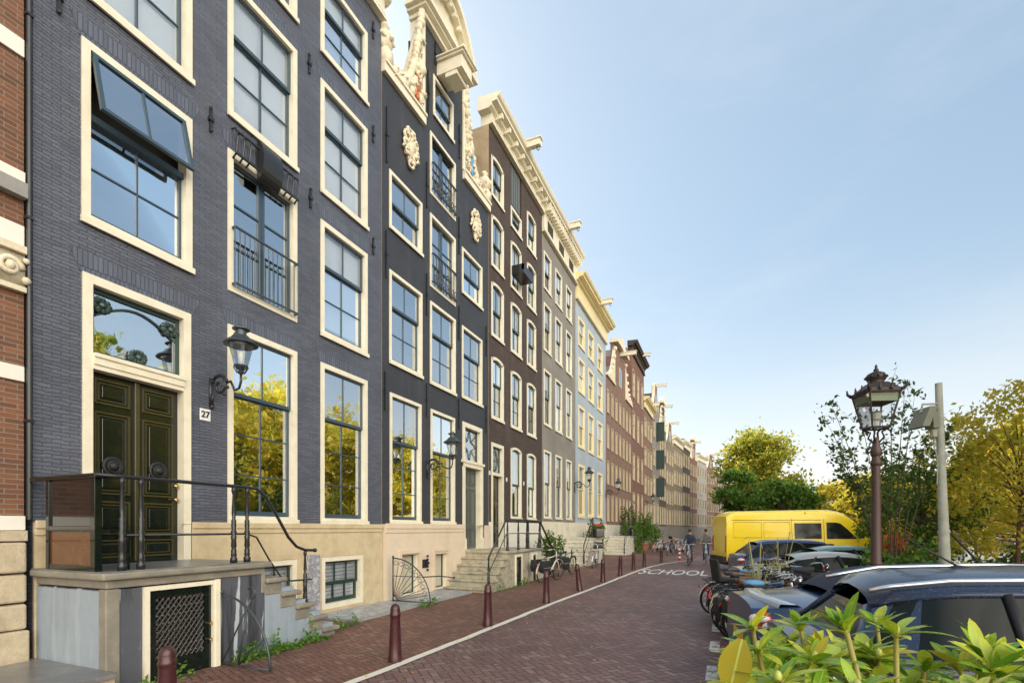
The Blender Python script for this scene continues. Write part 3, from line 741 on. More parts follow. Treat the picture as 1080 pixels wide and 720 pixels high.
m = MB(); rnd = random.Random(2)
for i in range(26):
    w = rnd.uniform(0, 6.28); e_ = rnd.uniform(.12, .34); h_ = rnd.uniform(.15, .4)
    p0 = Vector((0,0,.33)); p1 = Vector((e_*.4*math.cos(w), e_*.4*math.sin(w), .33+h_)); p2 = Vector((e_*math.cos(w)*.6, e_*math.sin(w), .33+h_*.8)); s_ = Vector((-math.sin(w), math.cos(w), 0))*.014
    m.add([p0-s_, p0+s_, p1+s_, p1-s_, p2], [(0,1,2,3), (3,2,4)])
m.build('leaves', 'herb', fp)
# ---- house 2: charcoal neck gable
h2 = House('neck_gable_house', 9.46, 5.66, 12.35, 'darkpaint', 'charcoal painted house with a tall neck gable, white carved scrolls and a closed hoist box')
Y = h2.L
def W2(a, b, z0, z1, **k): return h2.window(Y(a), Y(b), z0, z1, cw=.08, **k)
W2(9.73, 11.12, 8.9, 10.28, dn=1, frac=.5); W2(13.27, 14.63, 8.9, 10.28, dn=1, frac=.5)
W2(9.73, 11.12, 5.72, 7.92, dn=2, frac=.36); W2(11.5, 12.88, 5.70, 7.92, dn=2, frac=.36); W2(13.27, 14.63, 5.75, 7.92, dn=2, frac=.36)
W2(9.75, 11.08, 1.93, 5.02, dn=3, frac=.36, curtain=.2); W2(11.53, 12.84, 1.93, 5.02, dn=3, frac=.36, curtain=.22)
W2(11.5, 12.88, 8.3, 10.28, mode='french', dn=2, sill=False)
h2.window(Y(10.09), Y(10.85), .15, 1.16, cw=.02, mode='shutter', name='cellar_window', sill=False, sash='sashgreen'); h2.window(Y(11.6), Y(12.3), .15, 1.11, cw=.02, mode='shutter', name='cellar_window', sill=False, sash='sashgreen')
# upper opening straddles the wall top: the neck is built round it
NY0, NY1, NZ = 11.19, 13.33, 15.15
h2.op.append((Y(13.3), Y(14.61), 1.16, 5.03))
neck = MB()
oY0, oY1 = 11.5, 12.88
h2.op.append((Y(oY0), Y(oY1), 10.8, 12.35))
def nb(a, b, z0, z1): neck.box(-.35, -.0, Y(a), Y(b), z0, z1)
nb(NY0, oY0, 12.35, NZ); nb(oY1, NY1, 12.35, NZ); nb(oY0, oY1, 12.48, 13.02); nb(oY0, 11.66, 13.02, 14.13); nb(12.75, oY1, 13.02, 14.13); nb(oY0, oY1, 14.13, NZ)
ops = list(h2.op)
W2(oY0, oY1, 10.8, 12.48, mode='french', dn=1, sill=False); W2(11.66, 12.75, 13.02, 14.13, dn=1, frac=.5)
h2.op[:] = ops
h2.finish(base=(1.90, 'peach', .09), ridge=2.3, side='sidewall', depth=9)
neck.build('neck', 'darkpaint', h2.root)
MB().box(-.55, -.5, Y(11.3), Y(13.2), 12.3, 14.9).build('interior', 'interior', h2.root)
m = MB(); m.box(.091, .13, .02, 3.74, 1.80, 1.92); m.box(.091, .11, .02, 3.74, 1.70, 1.80)
for (a, b) in ((10.09, 10.85), (11.6, 12.3)): m.ringx(Y(a)-.1, Y(b)+.1, .15, 1.28, .1, .091, .12, wb=.001)
m.build('string_course', 'peach', h2.root, bevel=.008)
rail(h2.root, 'balcony_railing', Y(11.56), Y(12.82), 8.45, 9.2, x=.08, n=8, ornate=True); rail(h2.root, 'balcony_railing', Y(11.56), Y(12.82), 10.95, 11.65, x=.08, n=8, ornate=True)
for q in (0, 1):
    m = MB()
    ya_, yb_ = ((9.46, NY0), (NY1, 15.11))[q]; m.box(-.35, .10, Y(ya_), Y(yb_), 12.35, 12.55); m.box(-.35, .14, Y(ya_), Y(yb_), 12.55, 12.62)
    yn = (NY0-.03, NY1+.03)[q]; m.box(-.35, .05, Y(yn)-.06, Y(yn)+.06, 12.62, NZ)
    m.build('coping', 'cream', h2.root, bevel=.01)
volute_claw(h2, Y(NY0)-.09, Y(9.75), 12.62, 15.2, -1, h2.root); volute_claw(h2, Y(NY1)+.09, Y(14.8), 12.62, 15.2, 1, h2.root, crest='tarp')
for yy in (9.62, 14.95):
    m = MB(); m.box(-.3, .12, Y(yy)-.13, Y(yy)+.13, 12.62, 12.95); m.lathe((-.08, Y(yy), 12.95), [(.1,0), (.2,.1), (.24,.3), (.17,.45), (.08,.5), (.13,.6), (.05,.7)], 12)
    for i in range(8): m.ball((-.08+.2*math.cos(i*.785), Y(yy)+.2*math.sin(i*.785), 13.2), .07, 6)
    knobbly(m.build('carved_vase', 'carved', h2.root, smooth=True), .12)
# segmental pediment
m = MB(); ya, yb = Y(NY0)-.35, Y(NY1)+.35; yc = (ya+yb)/2
for (x, z0, z1, e) in ((.12, NZ, NZ+.12, .0), (.24, NZ+.12, NZ+.2, .1), (.34, NZ+.2, NZ+.3, .2)): m.box(-.35, x, ya-e+.2, yb+e-.2, z0, z1)
def seg(r0, x0, x1, zb, h0, h1):
    n = 16; up = [(ya+(yb-ya)*i/n, zb+h1*math.sin(math.pi*i/n)**.8) for i in range(n+1)]; lo = [(ya+.12+(yb-ya-.24)*i/n, zb+h0*math.sin(math.pi*i/n)**.8) for i in range(n, -1, -1)]
    for i in range(n): m.prism([up[i], up[i+1], lo[n-1-i], lo[n-i]], x0, x1)
seg(0, -.35, .34, NZ+.3, 1.25, 1.42); seg(0, -.3, .22, NZ+.3, 1.1, 1.249)
n = 16; m.prism([(ya+.1+(yb-ya-.2)*i/n, NZ+.3+1.12*math.sin(math.pi*i/n)**.8) for i in range(n+1)], -.3, .02)
for i in range(9):
    yy = ya+.35+(yb-ya-.7)*i/8; m.box(.12, .22, yy-.05, yy+.05, NZ+.3+1.0*math.sin(math.pi*(i*.9+.4)/8)**.8, NZ+.3+1.12*math.sin(math.pi*(i*.9+.4)/8)**.8)
m.build('pediment', 'cream', h2.root)
m = MB(); m.box(-.1, .78, 2.4, 2.98, 14.24, 14.58); m.box(.25, .62, 2.42, 2.96, 14.12, 14.24); m.box(-.1, .85, 2.33, 3.05, 14.58, 14.63); m.box(-.1, .9, 2.28, 3.1, 14.63, 14.67)
m.build('hoist_box', 'cream', h2.root, bevel=.01)
cartouche(h2.root, Y(10.54), 11.27, .24, .39); cartouche(h2.root, Y(14.1), 11.32, .24, .39)
for (y, z, hh) in ((9.56, 5.0, .9), (9.6, 8.2, 1.1), (9.62, 11.0, 1.3), (11.33, 5.2, .9), (11.33, 8.0, 1.1), (11.33, 10.9, 1.2), (11.4, 13.4, 1.2), (13.08, 5.2, .9), (13.08, 7.9, 1.), (13.08, 10.5, 1.1), (13.1, 13.3, 1.), (14.93, 5.4, .9), (14.93, 8., 1.), (11.75, 14.75, .6), (12.6, 14.75, .5)):
    m = MB(); m.box(.01, .045, Y(y)-.022, Y(y)+.022, z-hh/2, z+hh/2); m.box(0, .06, Y(y)-.035, Y(y)+.035, z-.04, z+.04); m.build('wall_anchor', 'iron', h2.root)
# door with star light
dr = MB(); a, b = Y(13.3), Y(14.61)
dr.ringx(a, b, 1.16, 5.03, .14, -.28, .03, wb=.001); dr.box(-.25, .09, a-.06, b+.06, 3.80, 3.88); dr.box(-.25, .06, a, b, 3.68, 3.80); dr.box(.02, .05, a-.02, a+.12, 1.16, 3.68); dr.box(.02, .05, b-.12, b+.02, 1.16, 3.68)
dr.box(0, .08, a-.03, a+.15, 1.16, 1.5); dr.box(0, .08, b-.15, b+.03, 1.16, 1.5)
dr.build('door_frame', 'cream', h2.root, bevel=.006)
a, b = a+.14, b-.14; mid = (a+b)/2
for (c, d) in ((a, mid-.002), (mid+.002, b)): panel_leaf(c, d, 1.16, 3.68, -.14, h2.root, ((.03, .25), (.29, .75), (.79, .96)), knocker=False, col='greydoor', trim='greydoor')
m = MB(); m.ringx(a, b, 3.88, 4.89, .05, -.13, -.09); cz = 4.385
star = [(mid, cz+.44), (mid+.13, cz+.13), (b-.06, cz), (mid+.13, cz-.13), (mid, cz-.44), (mid-.13, cz-.13), (a+.06, cz), (mid-.13, cz+.13)]
m.tube([(-.1, p, q) for p, q in star], .013, 6, closed=True)
for (p, q) in ((a, 4.8), (b, 4.8), (a, 3.95), (b, 3.95)): m.tube([(-.1, mid+(.15 if p == b else -.15), cz+(.15 if q > cz else -.15)), (-.1, p, q)], .01, 5)
tw = m.build('transom_window', 'sashgreen', h2.root); MB().box(-.125, -.12, a, b, 3.9, 4.87).build('pane', 'glass', tw)
m = MB(); m.box(.09, .11, Y(11.0), Y(11.25), .78, 1.0); m.ball((.13, Y(11.2), .9), .05, 8); [m.ball((.13, Y(11.2), .9+k*.09), .035, 6) for k in (-2, -1, 1, 2)]; m.build('bell_ornament', 'iron', h2.root)

# ---- house 3: dark brown brick, segmental heads
h3 = House('brown_brick_house', 15.14, 5.3, 15.36, 'brownbrick', 'dark brown brick house with arched white windows and a long cream cornice')
Y = h3.L; cs3 = ((15.33, 16.35), (17.0, 18.05), (18.64, 19.66)); kw = dict(cw=.10, sash='sashgreen', arch=.09)
h3.window(Y(15.33), Y(16.35), 13.1, 14.55, dn=1, frac=.5, **kw); h3.window(Y(18.64), Y(19.66), 13.05, 14.58, dn=1, frac=.5, **kw)
for z0, z1, dn in ((10.72, 12.52, 1), (8.35, 10.25, 1), (5.55, 7.70, 2)):
    for i, (a, b) in enumerate(cs3): h3.window(Y(a), Y(b), z0, z1, dn=dn, frac=.5 if dn == 1 else .42, blind=.45 if (i*3+dn) % 4 == 0 else None, **kw)
for a, b in cs3[1:]: h3.window(Y(a), Y(b), 2.15, 4.85, cols=1, dn=1, frac=.52, curtain=.3, **kw)
h3.window(Y(17.0), Y(18.05), 12.98, 13.74, cols=1, dn=1, frac=.4, cw=.1)
h3.op.append((Y(16.98), Y(18.07), 13.78, 15.32)); h3.op.append((Y(15.33), Y(16.35), 1.14, 4.73))
h3.finish(base=(2.02, 'white', .05), ridge=2.2, side='sidewall')
m = MB(); m.box(-.15, -.02, Y(17.05), Y(17.95), 13.8, 15.3); [m.box(-.02, .0, Y(17.1)+k*.2, Y(17.24)+k*.2, 13.85, 15.25) for k in range(4)]
hd = m.build('loft_hatch', 'greydoor', h3.root)
h3.cornice(15.36, 16.12, proj=.42, blocks=.62, bw=.1, bh=.04)
h3.hoist(Y(17.5), 16.0, 1.0)
m = MB(); m.ringx(Y(15.33), Y(16.35), 1.14, 4.73, .12, -.28, .02, wb=.001); m.box(-.2, .03, Y(15.45), Y(16.23), 3.62, 3.72); m.build('door_frame', 'cream', h3.root)
panel_leaf(Y(15.45), Y(16.23), 1.14, 3.62, -.14, h3.root, ((.03, .25), (.29, .6), (.64, .96)), knocker=False)
m = MB(); a, b = Y(15.45), Y(16.23); m.ringx(a, b, 3.72, 4.61, .05, -.13, -.09); mid = (a+b)/2
m.tube([(-.1, mid+.2*math.cos(w), 4.15+.36*math.sin(w)) for w in [i*.524 for i in range(12)]], .016, 6, closed=True); m.tube([(-.1, mid, 3.75), (-.1, mid, 4.6)], .014, 6); m.tube([(-.1, a+.05, 4.15), (-.1, b-.05, 4.15)], .01, 5)
tw = m.build('transom_window', 'sashgreen', h3.root); MB().box(-.125, -.12, a, b, 3.75, 4.6).build('pane', 'glass', tw)
m = MB(); m.box(0, .5, Y(17.05), Y(18.0), 11.2, 11.3); m.box(.42, .5, Y(17.05), Y(18.0), 11.3, 11.52); m.box(0, .5, Y(17.05), Y(17.1), 11.3, 11.52); m.build('window_box', 'iron', h3.root)
for (yy, zz) in ((15.2, 3.6), (16.62, 3.5), (18.3, 3.5)):
    MB().box(0, .015, Y(yy)-.05, Y(yy)+.05, zz, zz+.14).build('number_plate', 'whitepl', h3.root)

# ---- house 4: weathered grey
h4 = House('grey_house', 20.44, 5.24, 14.65, 'greystone', 'weathered grey plastered house with three small attic openings under its cream cornice')
Y = h4.L; cs4 = ((20.66, 21.66), (22.28, 23.3), (23.98, 24.98))
for z0, z1 in ((12.3, 13.95), (9.6, 11.7), (6.35, 8.8), (2.25, 5.25)):
    for i, (a, b) in enumerate(cs4):
        h4.window(Y(a), Y(b), z0, z1, cols=1, dn=1, frac=.48, cw=.09, mode='sash', curtain=.22 if (i+int(z0)) % 2 else None, blind=.3 if (i+int(z0)) % 3 == 0 else None)
for a in (20.75, 22.35, 24.05): h4.window(Y(a), Y(a)+.6, .35, .95, cols=1, dn=1, frac=.5, cw=.06, name='cellar_window', sill=False)
h4.finish(base=(2.1, 'creamwall', .06), ridge=2.)
o = h4.cornice(14.65, 16.15, proj=.42, blocks=.26, bw=.12, bh=.2)
for a in (20.9, 22.55, 24.2): MB().box(.103, .11, Y(a), Y(a)+.75, 14.9, 15.35).build('attic_dark', 'interior', o)  # dark plates on the frieze stand in for the shade inside the openings
h4.hoist(Y(23.0), 16.0, 1.0)
# ---- house 5: pale blue
h5 = House('pale_blue_house', 25.69, 7.3, 13.95, 'paleblue', 'pale blue painted house with a deep yellow cornice')
Y = h5.L; cs5 = ((26.25, 27.6), (28.35, 29.75), (30.65, 32.05))
for z0, z1 in ((11.7, 13.3), (9.2, 11.1), (6.2, 8.5), (2.4, 5.3)):
    for a, b in cs5: h5.window(Y(a), Y(b), z0, z1, cols=1, dn=1, frac=.45, cw=.14, frame='yellowcream', sash='sashwhite', curtain=.35, blind=.4)
h5.finish(base=(2.1, 'creamwall', .06), ridge=2.)
h5.cornice(13.95, 15.2, proj=.55, mat='yellowcream'); h5.hoist(Y(29.3), 15.0, 1.2)

def simple(name, label, Y0, w, zt, wall, nwin, rows, X0=FX, ang=0., top='cornice', frame='cream', mat='cream', z0s=2.3, base='greystone', ww=None, hoist=True, sash='sashgreen', shutters=False, chimney=False):
    h = House(name, Y0, w, zt, wall, label, X0, ang)
    ww = ww or w/nwin*.62; fh = (zt-z0s)/rows; nk = None
    for r in range(rows):
        zz = z0s+fh*r+.1*(r > 0); hh = fh*(.74 if r == 0 else .66)
        for i in range(nwin):
            yc = w*(i+.5)/nwin
            W = h.window(yc-ww/2, yc+ww/2, zz, zz+hh, cols=1 if ww < 1.15 else 2, dn=1, frac=.48, cw=.1 if ww > 1.1 else .065, mode='far', frame=frame, sash=sash, blind=.35 if (i*7+r*3+int(w*10)) % 3 == 0 else None)
    if top == 'cornice':
        h.finish(base=(z0s-.25, base, .05), ridge=1.8); h.cornice(zt, zt+1., proj=.45, mat=mat)
        if hoist: h.hoist(w/2, zt+.75, 1.1)
    else:
        nw = w*.42; a, b = w/2-nw/2, w/2+nw/2; nh = 3.2 if top != 'tall' else 4.2
        if top == 'bell':
            pts = [(0.004, zt), (w-.004, zt)]+[(b+(w-b)*(1-t)**1.8*1., zt+nh*.75*t) for t in [i/8 for i in range(1, 9)]]+[(b, zt+nh*.8)]+[(w/2+nw/2*math.cos(math.pi*i/8), zt+nh*.8+.6*math.sin(math.pi*i/8)) for i in range(1, 8)]+[(a, zt+nh*.8)]+[(a-a*(t)**1.8, zt+nh*.75*(1-t)) for t in [i/8 for i in range(0, 8)]]
            h.finish(base=(z0s-.25, base, .05), gable=pts, ridge=nh*.7)
            m = MB(); P = pts[2:]; n = len(P)
            for i in range(n-1):
                (y0, q0), (y1, q1) = P[i], P[i+1]; m.tube([(-.1, y0, q0), (-.1, y1, q1)], .14, 6)
            m.build('coping', mat, h.root)
        else:
            pts = [(.004, zt), (w-.004, zt), (w-.004, zt+.1), (b, zt+.1), (b, zt+nh), (a, zt+nh), (a, zt+.1), (.004, zt+.1)]
            h.finish(base=(z0s-.25, base, .05), gable=pts, ridge=nh*.7)
            m = MB(); m.box(-.3, .12, 0, a, zt+.1, zt+.28); m.box(-.3, .12, b, w, zt+.1, zt+.28); m.box(-.35, .3, a-.2, b+.2, zt+nh, zt+nh+.25)
            m.prism([(a-.1, zt+nh+.25), (b+.1, zt+nh+.25), (w/2, zt+nh+1.)], -.3, .2)
            for (yi, yo, sg_) in ((a, .2, -1), (b, w-.2, 1)):
                k = 8; poly = [(yi, zt+.28)]+[(yi+(yo-yi)*(i/k), zt+.28+(nh-.7)*(1-i/k)**2.4) for i in range(k+1)]; m.prism(poly, -.15, .06)
                for i in range(k): m.ball((.04, yi+(yo-yi)*(i/k), zt+.28+(nh-.7)*(1-i/k)**2.4), .16, 6)
            m.build('coping', mat, h.root)
        m = MB(); m.box(.001, .03, w/2-.5, w/2+.5, zt+.5, zt+1.9); o = m.build('loft_window', frame, h.root); MB().box(.031, .036, w/2-.4, w/2+.4, zt+.6, zt+1.8).build('pane', 'glassblind', o)
        if hoist: h.hoist(w/2, zt+nh-.35, 1.2)
    if shutters:
        for r in range(rows-1):
            m = MB(); zz = z0s+fh*(r+1)-.1; m.box(.02, .9, w*.55, w*.59, zz, zz+fh*.68); m.build('open_shutter', 'sashgreen', h.root)
    return h
h6 = simple('twin_gable_house', 'red brown brick house with tall narrow windows and a pair of white carved gable scrolls', 33.0, 9.85, 11.9, 'warmbrick', 7, 4, top='neck', mat='carved', ww=.64, base='whitestone', frame='tanframe')
h7 = simple('tall_brick_house', 'tall red brown brick house with a straight high front beside the twin scrolls', 42.87, 7., 16.6, 'redbrown', 3, 4, top='none' if 0 else 'cornice', mat='warmtrim' if 0 else 'brownbrick', ww=1.1, base='whitestone', frame='tanframe')
# the row goes on, bending slightly towards the canal
px, py, ang = FX, 49.9, 0.
far = [('cornice_house', 'narrow brown house with a yellow cornice next to the tall brick front', 6.2, 13.6, 'warmbrick', 3, 'cornice', 'yellowcream', 0),
       ('shuttered_house', 'narrow grey warehouse with dark open shutters and a bell gable', 5.2, 15., 'greystone', 2, 'bell', 'carved', 1),
       ('gabled_house', 'dark brick house with a white neck gable beyond the shuttered warehouse', 5.6, 13.8, 'darkwall', 3, 'neck', 'carved', 0),
       ('gabled_house', 'tan brick house with a cream bell gable, third beyond the shuttered warehouse', 5.8, 12.8, 'tanbrick', 3, 'bell', 'cream', 0),
       ('cornice_house', 'broad tan house with a plain cornice far down the row', 7.4, 13.6, 'tanbrick', 4, 'cornice', 'cream', 0),
       ('cornice_house', 'dark brown house squeezed beyond the broad tan house', 6.2, 14.2, 'brownbrick', 3, 'cornice', 'cream', 0),
       ('gabled_house', 'red brick house with a white scrolled neck gable far down the row', 6.0, 13.2, 'redbrown', 3, 'neck', 'carved', 0),
       ('cornice_house', 'grey plastered house near the far end of the row', 7.5, 13.6, 'greywall', 4, 'cornice', 'cream', 0),
       ('gabled_house', 'brown brick bell gable house near the far end of the row', 6., 12.8, 'warmbrick', 3, 'bell', 'cream', 0),
       ('cornice_house', 'last dark house of the row before the trees', 9., 12.6, 'darkwall', 5, 'cornice', 'cream', 0),
       ('cornice_house', 'cream end house of the row seen past the blue sheeting', 9., 12., 'creamwall', 5, 'cornice', 'cream', 0)]
angs = [0, -1, -2, -4, -5, -6, -8, -10, -12, -14, -16]
far_pos = []
for (nm, lb, w, zt, wall, nw, top, mat, sh), an in zip(far, angs):
    ang = R(an); far_pos.append((px, py, ang))
    simple(nm, lb, py, w, zt, wall, nw, 4, X0=px, ang=ang, top=top, mat=mat, shutters=bool(sh), frame='tanframe')
    px += -math.sin(ang)*w; py += math.cos(ang)*w
FAREND = (px, py)
m = MB(); m.box(.3, 1.5, -2.5, -2.4, 0, 8); m.box(.3, .4, -2.4, 0, 0, 8)
sc_ = empty('scaffold', (px, py, 0), ang, 'blue sheeted scaffold on the last house of the row', 'scaffold')
m.build('sheeting', 'tarp', sc_)
m = MB(); [m.tube([(1.55, y, 0), (1.55, y, 8.4)], .04, 6) for y in (-2.5, -1.2, 0)]; [m.tube([(1.55, -2.5, z), (1.55, 0, z)], .035, 6) for z in (2, 4, 6, 8)]; m.build('pole', 'alu', sc_)
# ------------------------------------------------------------------ ground
def sheet(name, poly, z, mat, kind='structure'):
    m = MB(); 
    zz = z if callable(z) else (lambda x, y: z)
    m.add([(p[0], p[1], zz(*p)) for p in poly], [tuple(range(len(poly)))])
    o = m.build(name, mat); o['kind'] = kind; return o
def strip(name, A, B, z, mat, thick=None):
    """sheet between two polylines of the same length"""
    m = MB(); n = len(A); za, zb = z
    m.add([(a[0], a[1], za) for a in A]+[(b[0], b[1], zb) for b in B], [(i, n+i, n+i+1, i+1) for i in range(n-1)])
    if thick: 
        m.add([(a[0], a[1], za) for a in A]+[(a[0], a[1], za-thick) for a in A], [(i, i+1, n+i+1, n+i) for i in range(n-1)])
        m.add([(a[0], a[1], zb) for a in B]+[(a[0], a[1], zb-thick) for a in B], [(i, i+1, n+i+1, n+i) for i in range(n-1)])
    o = m.build(name, mat); o['kind'] = 'structure'; return o
# near bank edge follows the bend of the row
ED = [(8.6, -60), (8.6, 40), (8.9, 55), (10.6, 75), (14, 100), (22, 140), (45, 200)]
ED2 = [(30.0, -60), (30.0, 40), (30.3, 55), (32, 75), (36, 100), (46, 140), (75, 200)]
WEST = [(-400, y) for _, y in ED]
strip('ground', WEST, ED, (0, 0), 'road')
MB().add([(-400, 200, -.01), (45, 200, -.01), (300, 600, -.01), (-400, 600, -.01)], [(0,1,2,3)]).build('far_ground', 'road')['kind'] = 'structure'
strip('far_bank', ED2, [(600, y) for _, y in ED2], (0, 0), 'walk')
MB().add([(75, 200, -.012), (600, 200, -.012), (600, 600, -.012), (300, 600, -.012)], [(0,1,2,3)]).build('far_field', 'walk')['kind'] = 'structure'
strip('canal_water', ED, ED2, (-1.0, -1.0), 'water')
m = MB()
for E_, s_ in ((ED, 1), (ED2, -1)):
    n = len(E_); m.add([(a[0], a[1], .0) for a in E_]+[(a[0], a[1], -1.6) for a in E_], [(i, i+1, n+i+1, n+i) for i in range(n-1)])
m.build('canal_bank', 'quay')['kind'] = 'structure'
m = MB()
n = len(ED); m.add([(a[0]-.45, a[1], .012) for a in ED]+[(a[0]+.05, a[1], .012) for a in ED]+[(a[0]+.05, a[1], -.2) for a in ED], [(i, n+i, n+i+1, i+1) for i in range(n-1)]+[(n+i, 2*n+i, 2*n+i+1, n+i+1) for i in range(n-1)])
m.build('quay_edge', 'kerb')['kind'] = 'structure'
LINE = [(-4.25, -2), (-4.1, 3), (-4.0, 4.7), (-3.92, 6.5), (-3.88, 8.3), (-3.8, 11.4), (-3.68, 14), (-3.58, 16.6), (-3.5, 19.5), (-3.4, 22), (-3.2, 24.3), (-2.8, 26.8), (-2.3, 28.6), (-1.7, 29.8)]
PAV = LINE+[(-1.7, 36), (-1.6, 50), (.2, 70), (3, 88)]
PW = [(-7.6, p[1]) for p in LINE]+[(-7.6, 36), (-7.6, 50), (-7., 70), (-4.4, 88)]
strip('pavement', PW, PAV, (.115, .004), 'walk')
def ribbon(pts, w, wav=0):
    A, B = [], []; rnd = random.Random(4)
    for i, p in enumerate(pts):
        a = Vector(pts[max(i-1, 0)]); b = Vector(pts[min(i+1, len(pts)-1)]); t = (b-a).normalized(); nn = Vector((-t.y, t.x))
        o = rnd.uniform(-wav, wav); A.append((p[0]+nn.x*(w/2+o), p[1]+nn.y*(w/2+o))); B.append((p[0]-nn.x*(w/2-o), p[1]-nn.y*(w/2-o)))
    return A, B
def dense(pts, st=.35):
    o = []
    for (a, b) in zip(pts, pts[1:]):
        d = math.dist(a, b); k = max(1, int(d/st)); o += [(a[0]+(b[0]-a[0])*i/k, a[1]+(b[1]-a[1])*i/k) for i in range(k)]
    return o+[pts[-1]]
A, B = ribbon(dense(LINE), .13, .014); strip('white_line', A, B, (.0125, .0125), 'line')
m = MB()
for y0 in [6.3+i*1.55 for i in range(8)]: m.add([(-.22, y0, .006), (-.08, y0, .006), (-.08, y0+.75, .006), (-.22, y0+.75, .006)], [(0,1,2,3)])
for y0 in (11.9, 17.6, 20.2): m.add([(-.2, y0, .006), (-.13, y0-.1, .006), (4.4, y0+1.82, .006), (4.4, y0+1.95, .006)], [(0,1,2,3)])
m.build('parking_marks', 'linefaint')['kind'] = 'structure'
t = textmesh('school_marking', 'SCHOOL', 1., 'text', None, 0, .01, .66, 3.3); t.location = (-1.95, 21.4, .006); t['kind'] = 'structure'
MB().add([(-7.32, 7.3, .135), (-6.35, 7.3, .12), (-6.25, 11.9, .12), (-7.32, 11.9, .135), (-7.32, 7.3, .0), (-6.35, 7.3, .0), (-6.25, 11.9, .0), (-7.32, 11.9, .0)], [(0,1,2,3), (1,2,6,5), (0,1,5,4), (2,3,7,6)]).build('stone_paving', 'pavestone')['kind'] = 'structure'
m = MB(); m.box(-6.34, -6.22, 7.3, 11.9, 0, .105); m.build('paving_edge', 'kerb', bevel=.01)['kind'] = 'structure'

# ------------------------------------------------------------------ stoops
BAL = [(.045,0),(.045,.06),(.03,.08),(.04,.1),(.032,.13),(.036,.16),(.026,.19),(.036,.22),(.03,.3),(.038,.34),(.028,.36),(.038,.40),(.026,.44),(.034,.5),(.028,.52),(.034,.55),(.02,.58),(.028,.66),(.016,.9),(.026,.93),(.03,.96),(.026,1.0)]
def post(m, x, y, z, h=1.0, k=1.): m.lathe((x, y, z), [(r*k, q*h) for r, q in BAL], 10)
st = empty('stone_stoop', (-7.26, 3.14, 0), 0, 'high stone stoop with a grille door below, in front of number 27', 'stoop')
def Lc(x, y): return x+7.26, y-3.14
F = -5.93+7.26        # depth of the stoop
m = MB()
m.box(0, F-.015, .012, .40, 0, 1.15); m.box(.0, F-.012, 1.18, 1.95, 0, 1.16)
m.add([(.0,.4,0),(.0,1.18,0),(.0,1.18,1.16),(.0,.4,1.16)], [(0,1,2,3)])
m.build('front_wall', 'stucco2', st)
m = MB(); m.box(-.0, F-.06, 0, .011, 0, 1.14); m.box(.0, F-.01, 1.96, 2.2, 0, .95)
tr = [(1.22), (.98), (.76), (.53), (.30)]
for i, z in enumerate((.94, .72, .50, .27)): m.box(.0, F-.01, 2.2+.27*i, 2.2+.27*(i+1), 0, z)
m.build('side_wall', 'stucco', st)
m = MB()
m.box(-.0, F, -.0, 1.96, 1.165, 1.255); m.box(F-.13, F, -.006, .13, 0, 1.16); m.box(.0, F+.002, 1.9, 1.965, .9, 1.165)
for i in range(5):
    z = (1.10, .88, .66, .43, .21)[i]; y0 = 1.95+.27*i
    m.box(.0, F+.003, y0+.0, y0+.29, z-.235, z-.075)
m.build('kerbing', 'stepstone', st, bevel=.012)
m = MB(); m.box(-.0, F+.07, -.07, 2.02, 1.258, 1.335)
for i in range(5):
    z = (1.10, .88, .66, .43, .21)[i]; y0 = 1.95+.27*i
    m.box(.0, F+.055, y0, y0+.355, z-.07, z)
m.build('treads', 'stepstone', st, bevel=.022)
MB().box(.0, F+.05, -.05, 1.9, 1.337, 1.348).build('landing', 'bluestone', st)
dr = MB(); dr.box(F-.03, F+.02, .36, .42, 0, 1.15); dr.box(F-.03, F+.02, 1.17, 1.23, 0, 1.15); dr.box(F-.03, F+.02, .42, 1.17, 1.10, 1.15); dr.box(F+.0, F+.03, 1.20, 1.26, 0, 1.16)
dr.build('door_frame', 'cream', st)
m = MB(); m.ringx(.42, 1.17, 0, 1.10, .08, F-.06, F-.02, wb=.28); cd = m.build('cellar_door', 'dgreen', st)
m = MB(); y0, y1, z0, z1 = .50, 1.09, .28, 1.02
k = -20
while k < 24:
    for sg_ in (1, -1):
        # diagonals clipped to the panel
        c0 = y0+k*.062; p = []
        ts = sorted([(y0-c0), (y1-c0)]) if sg_ == 1 else sorted([(c0-y1+.0), (c0-y0)])
        ta, tb = max(0, ts[0]), min((z1-z0)*.75, ts[1])
        if tb > ta+.02: m.tube([(F-.045, c0+sg_*ta, z0+ta/.75), (F-.045, c0+sg_*tb, z0+tb/.75)], .005, 4)
    k += 1
for k in range(9):
    for j in range(8): m.ball((F-.04, y0+.03+k*.066, z0+.05+j*.093), .012, 5)
m.build('grille', 'chromedull', cd) if 'chromedull' in M else m.build('grille', 'grillegrey', cd)
MB().box(F-.3, F-.28, .42, 1.17, .0, 1.1).build('cellar_dark', 'black', st)
m = MB()
for z in (.62, .42): MB().lathe((F-.02, 1.13, z), [(.02, 0), (.01, .02), (.025, .04), (0, .06)], 8, 'x').build('door_knob', 'brass', cd, smooth=True)
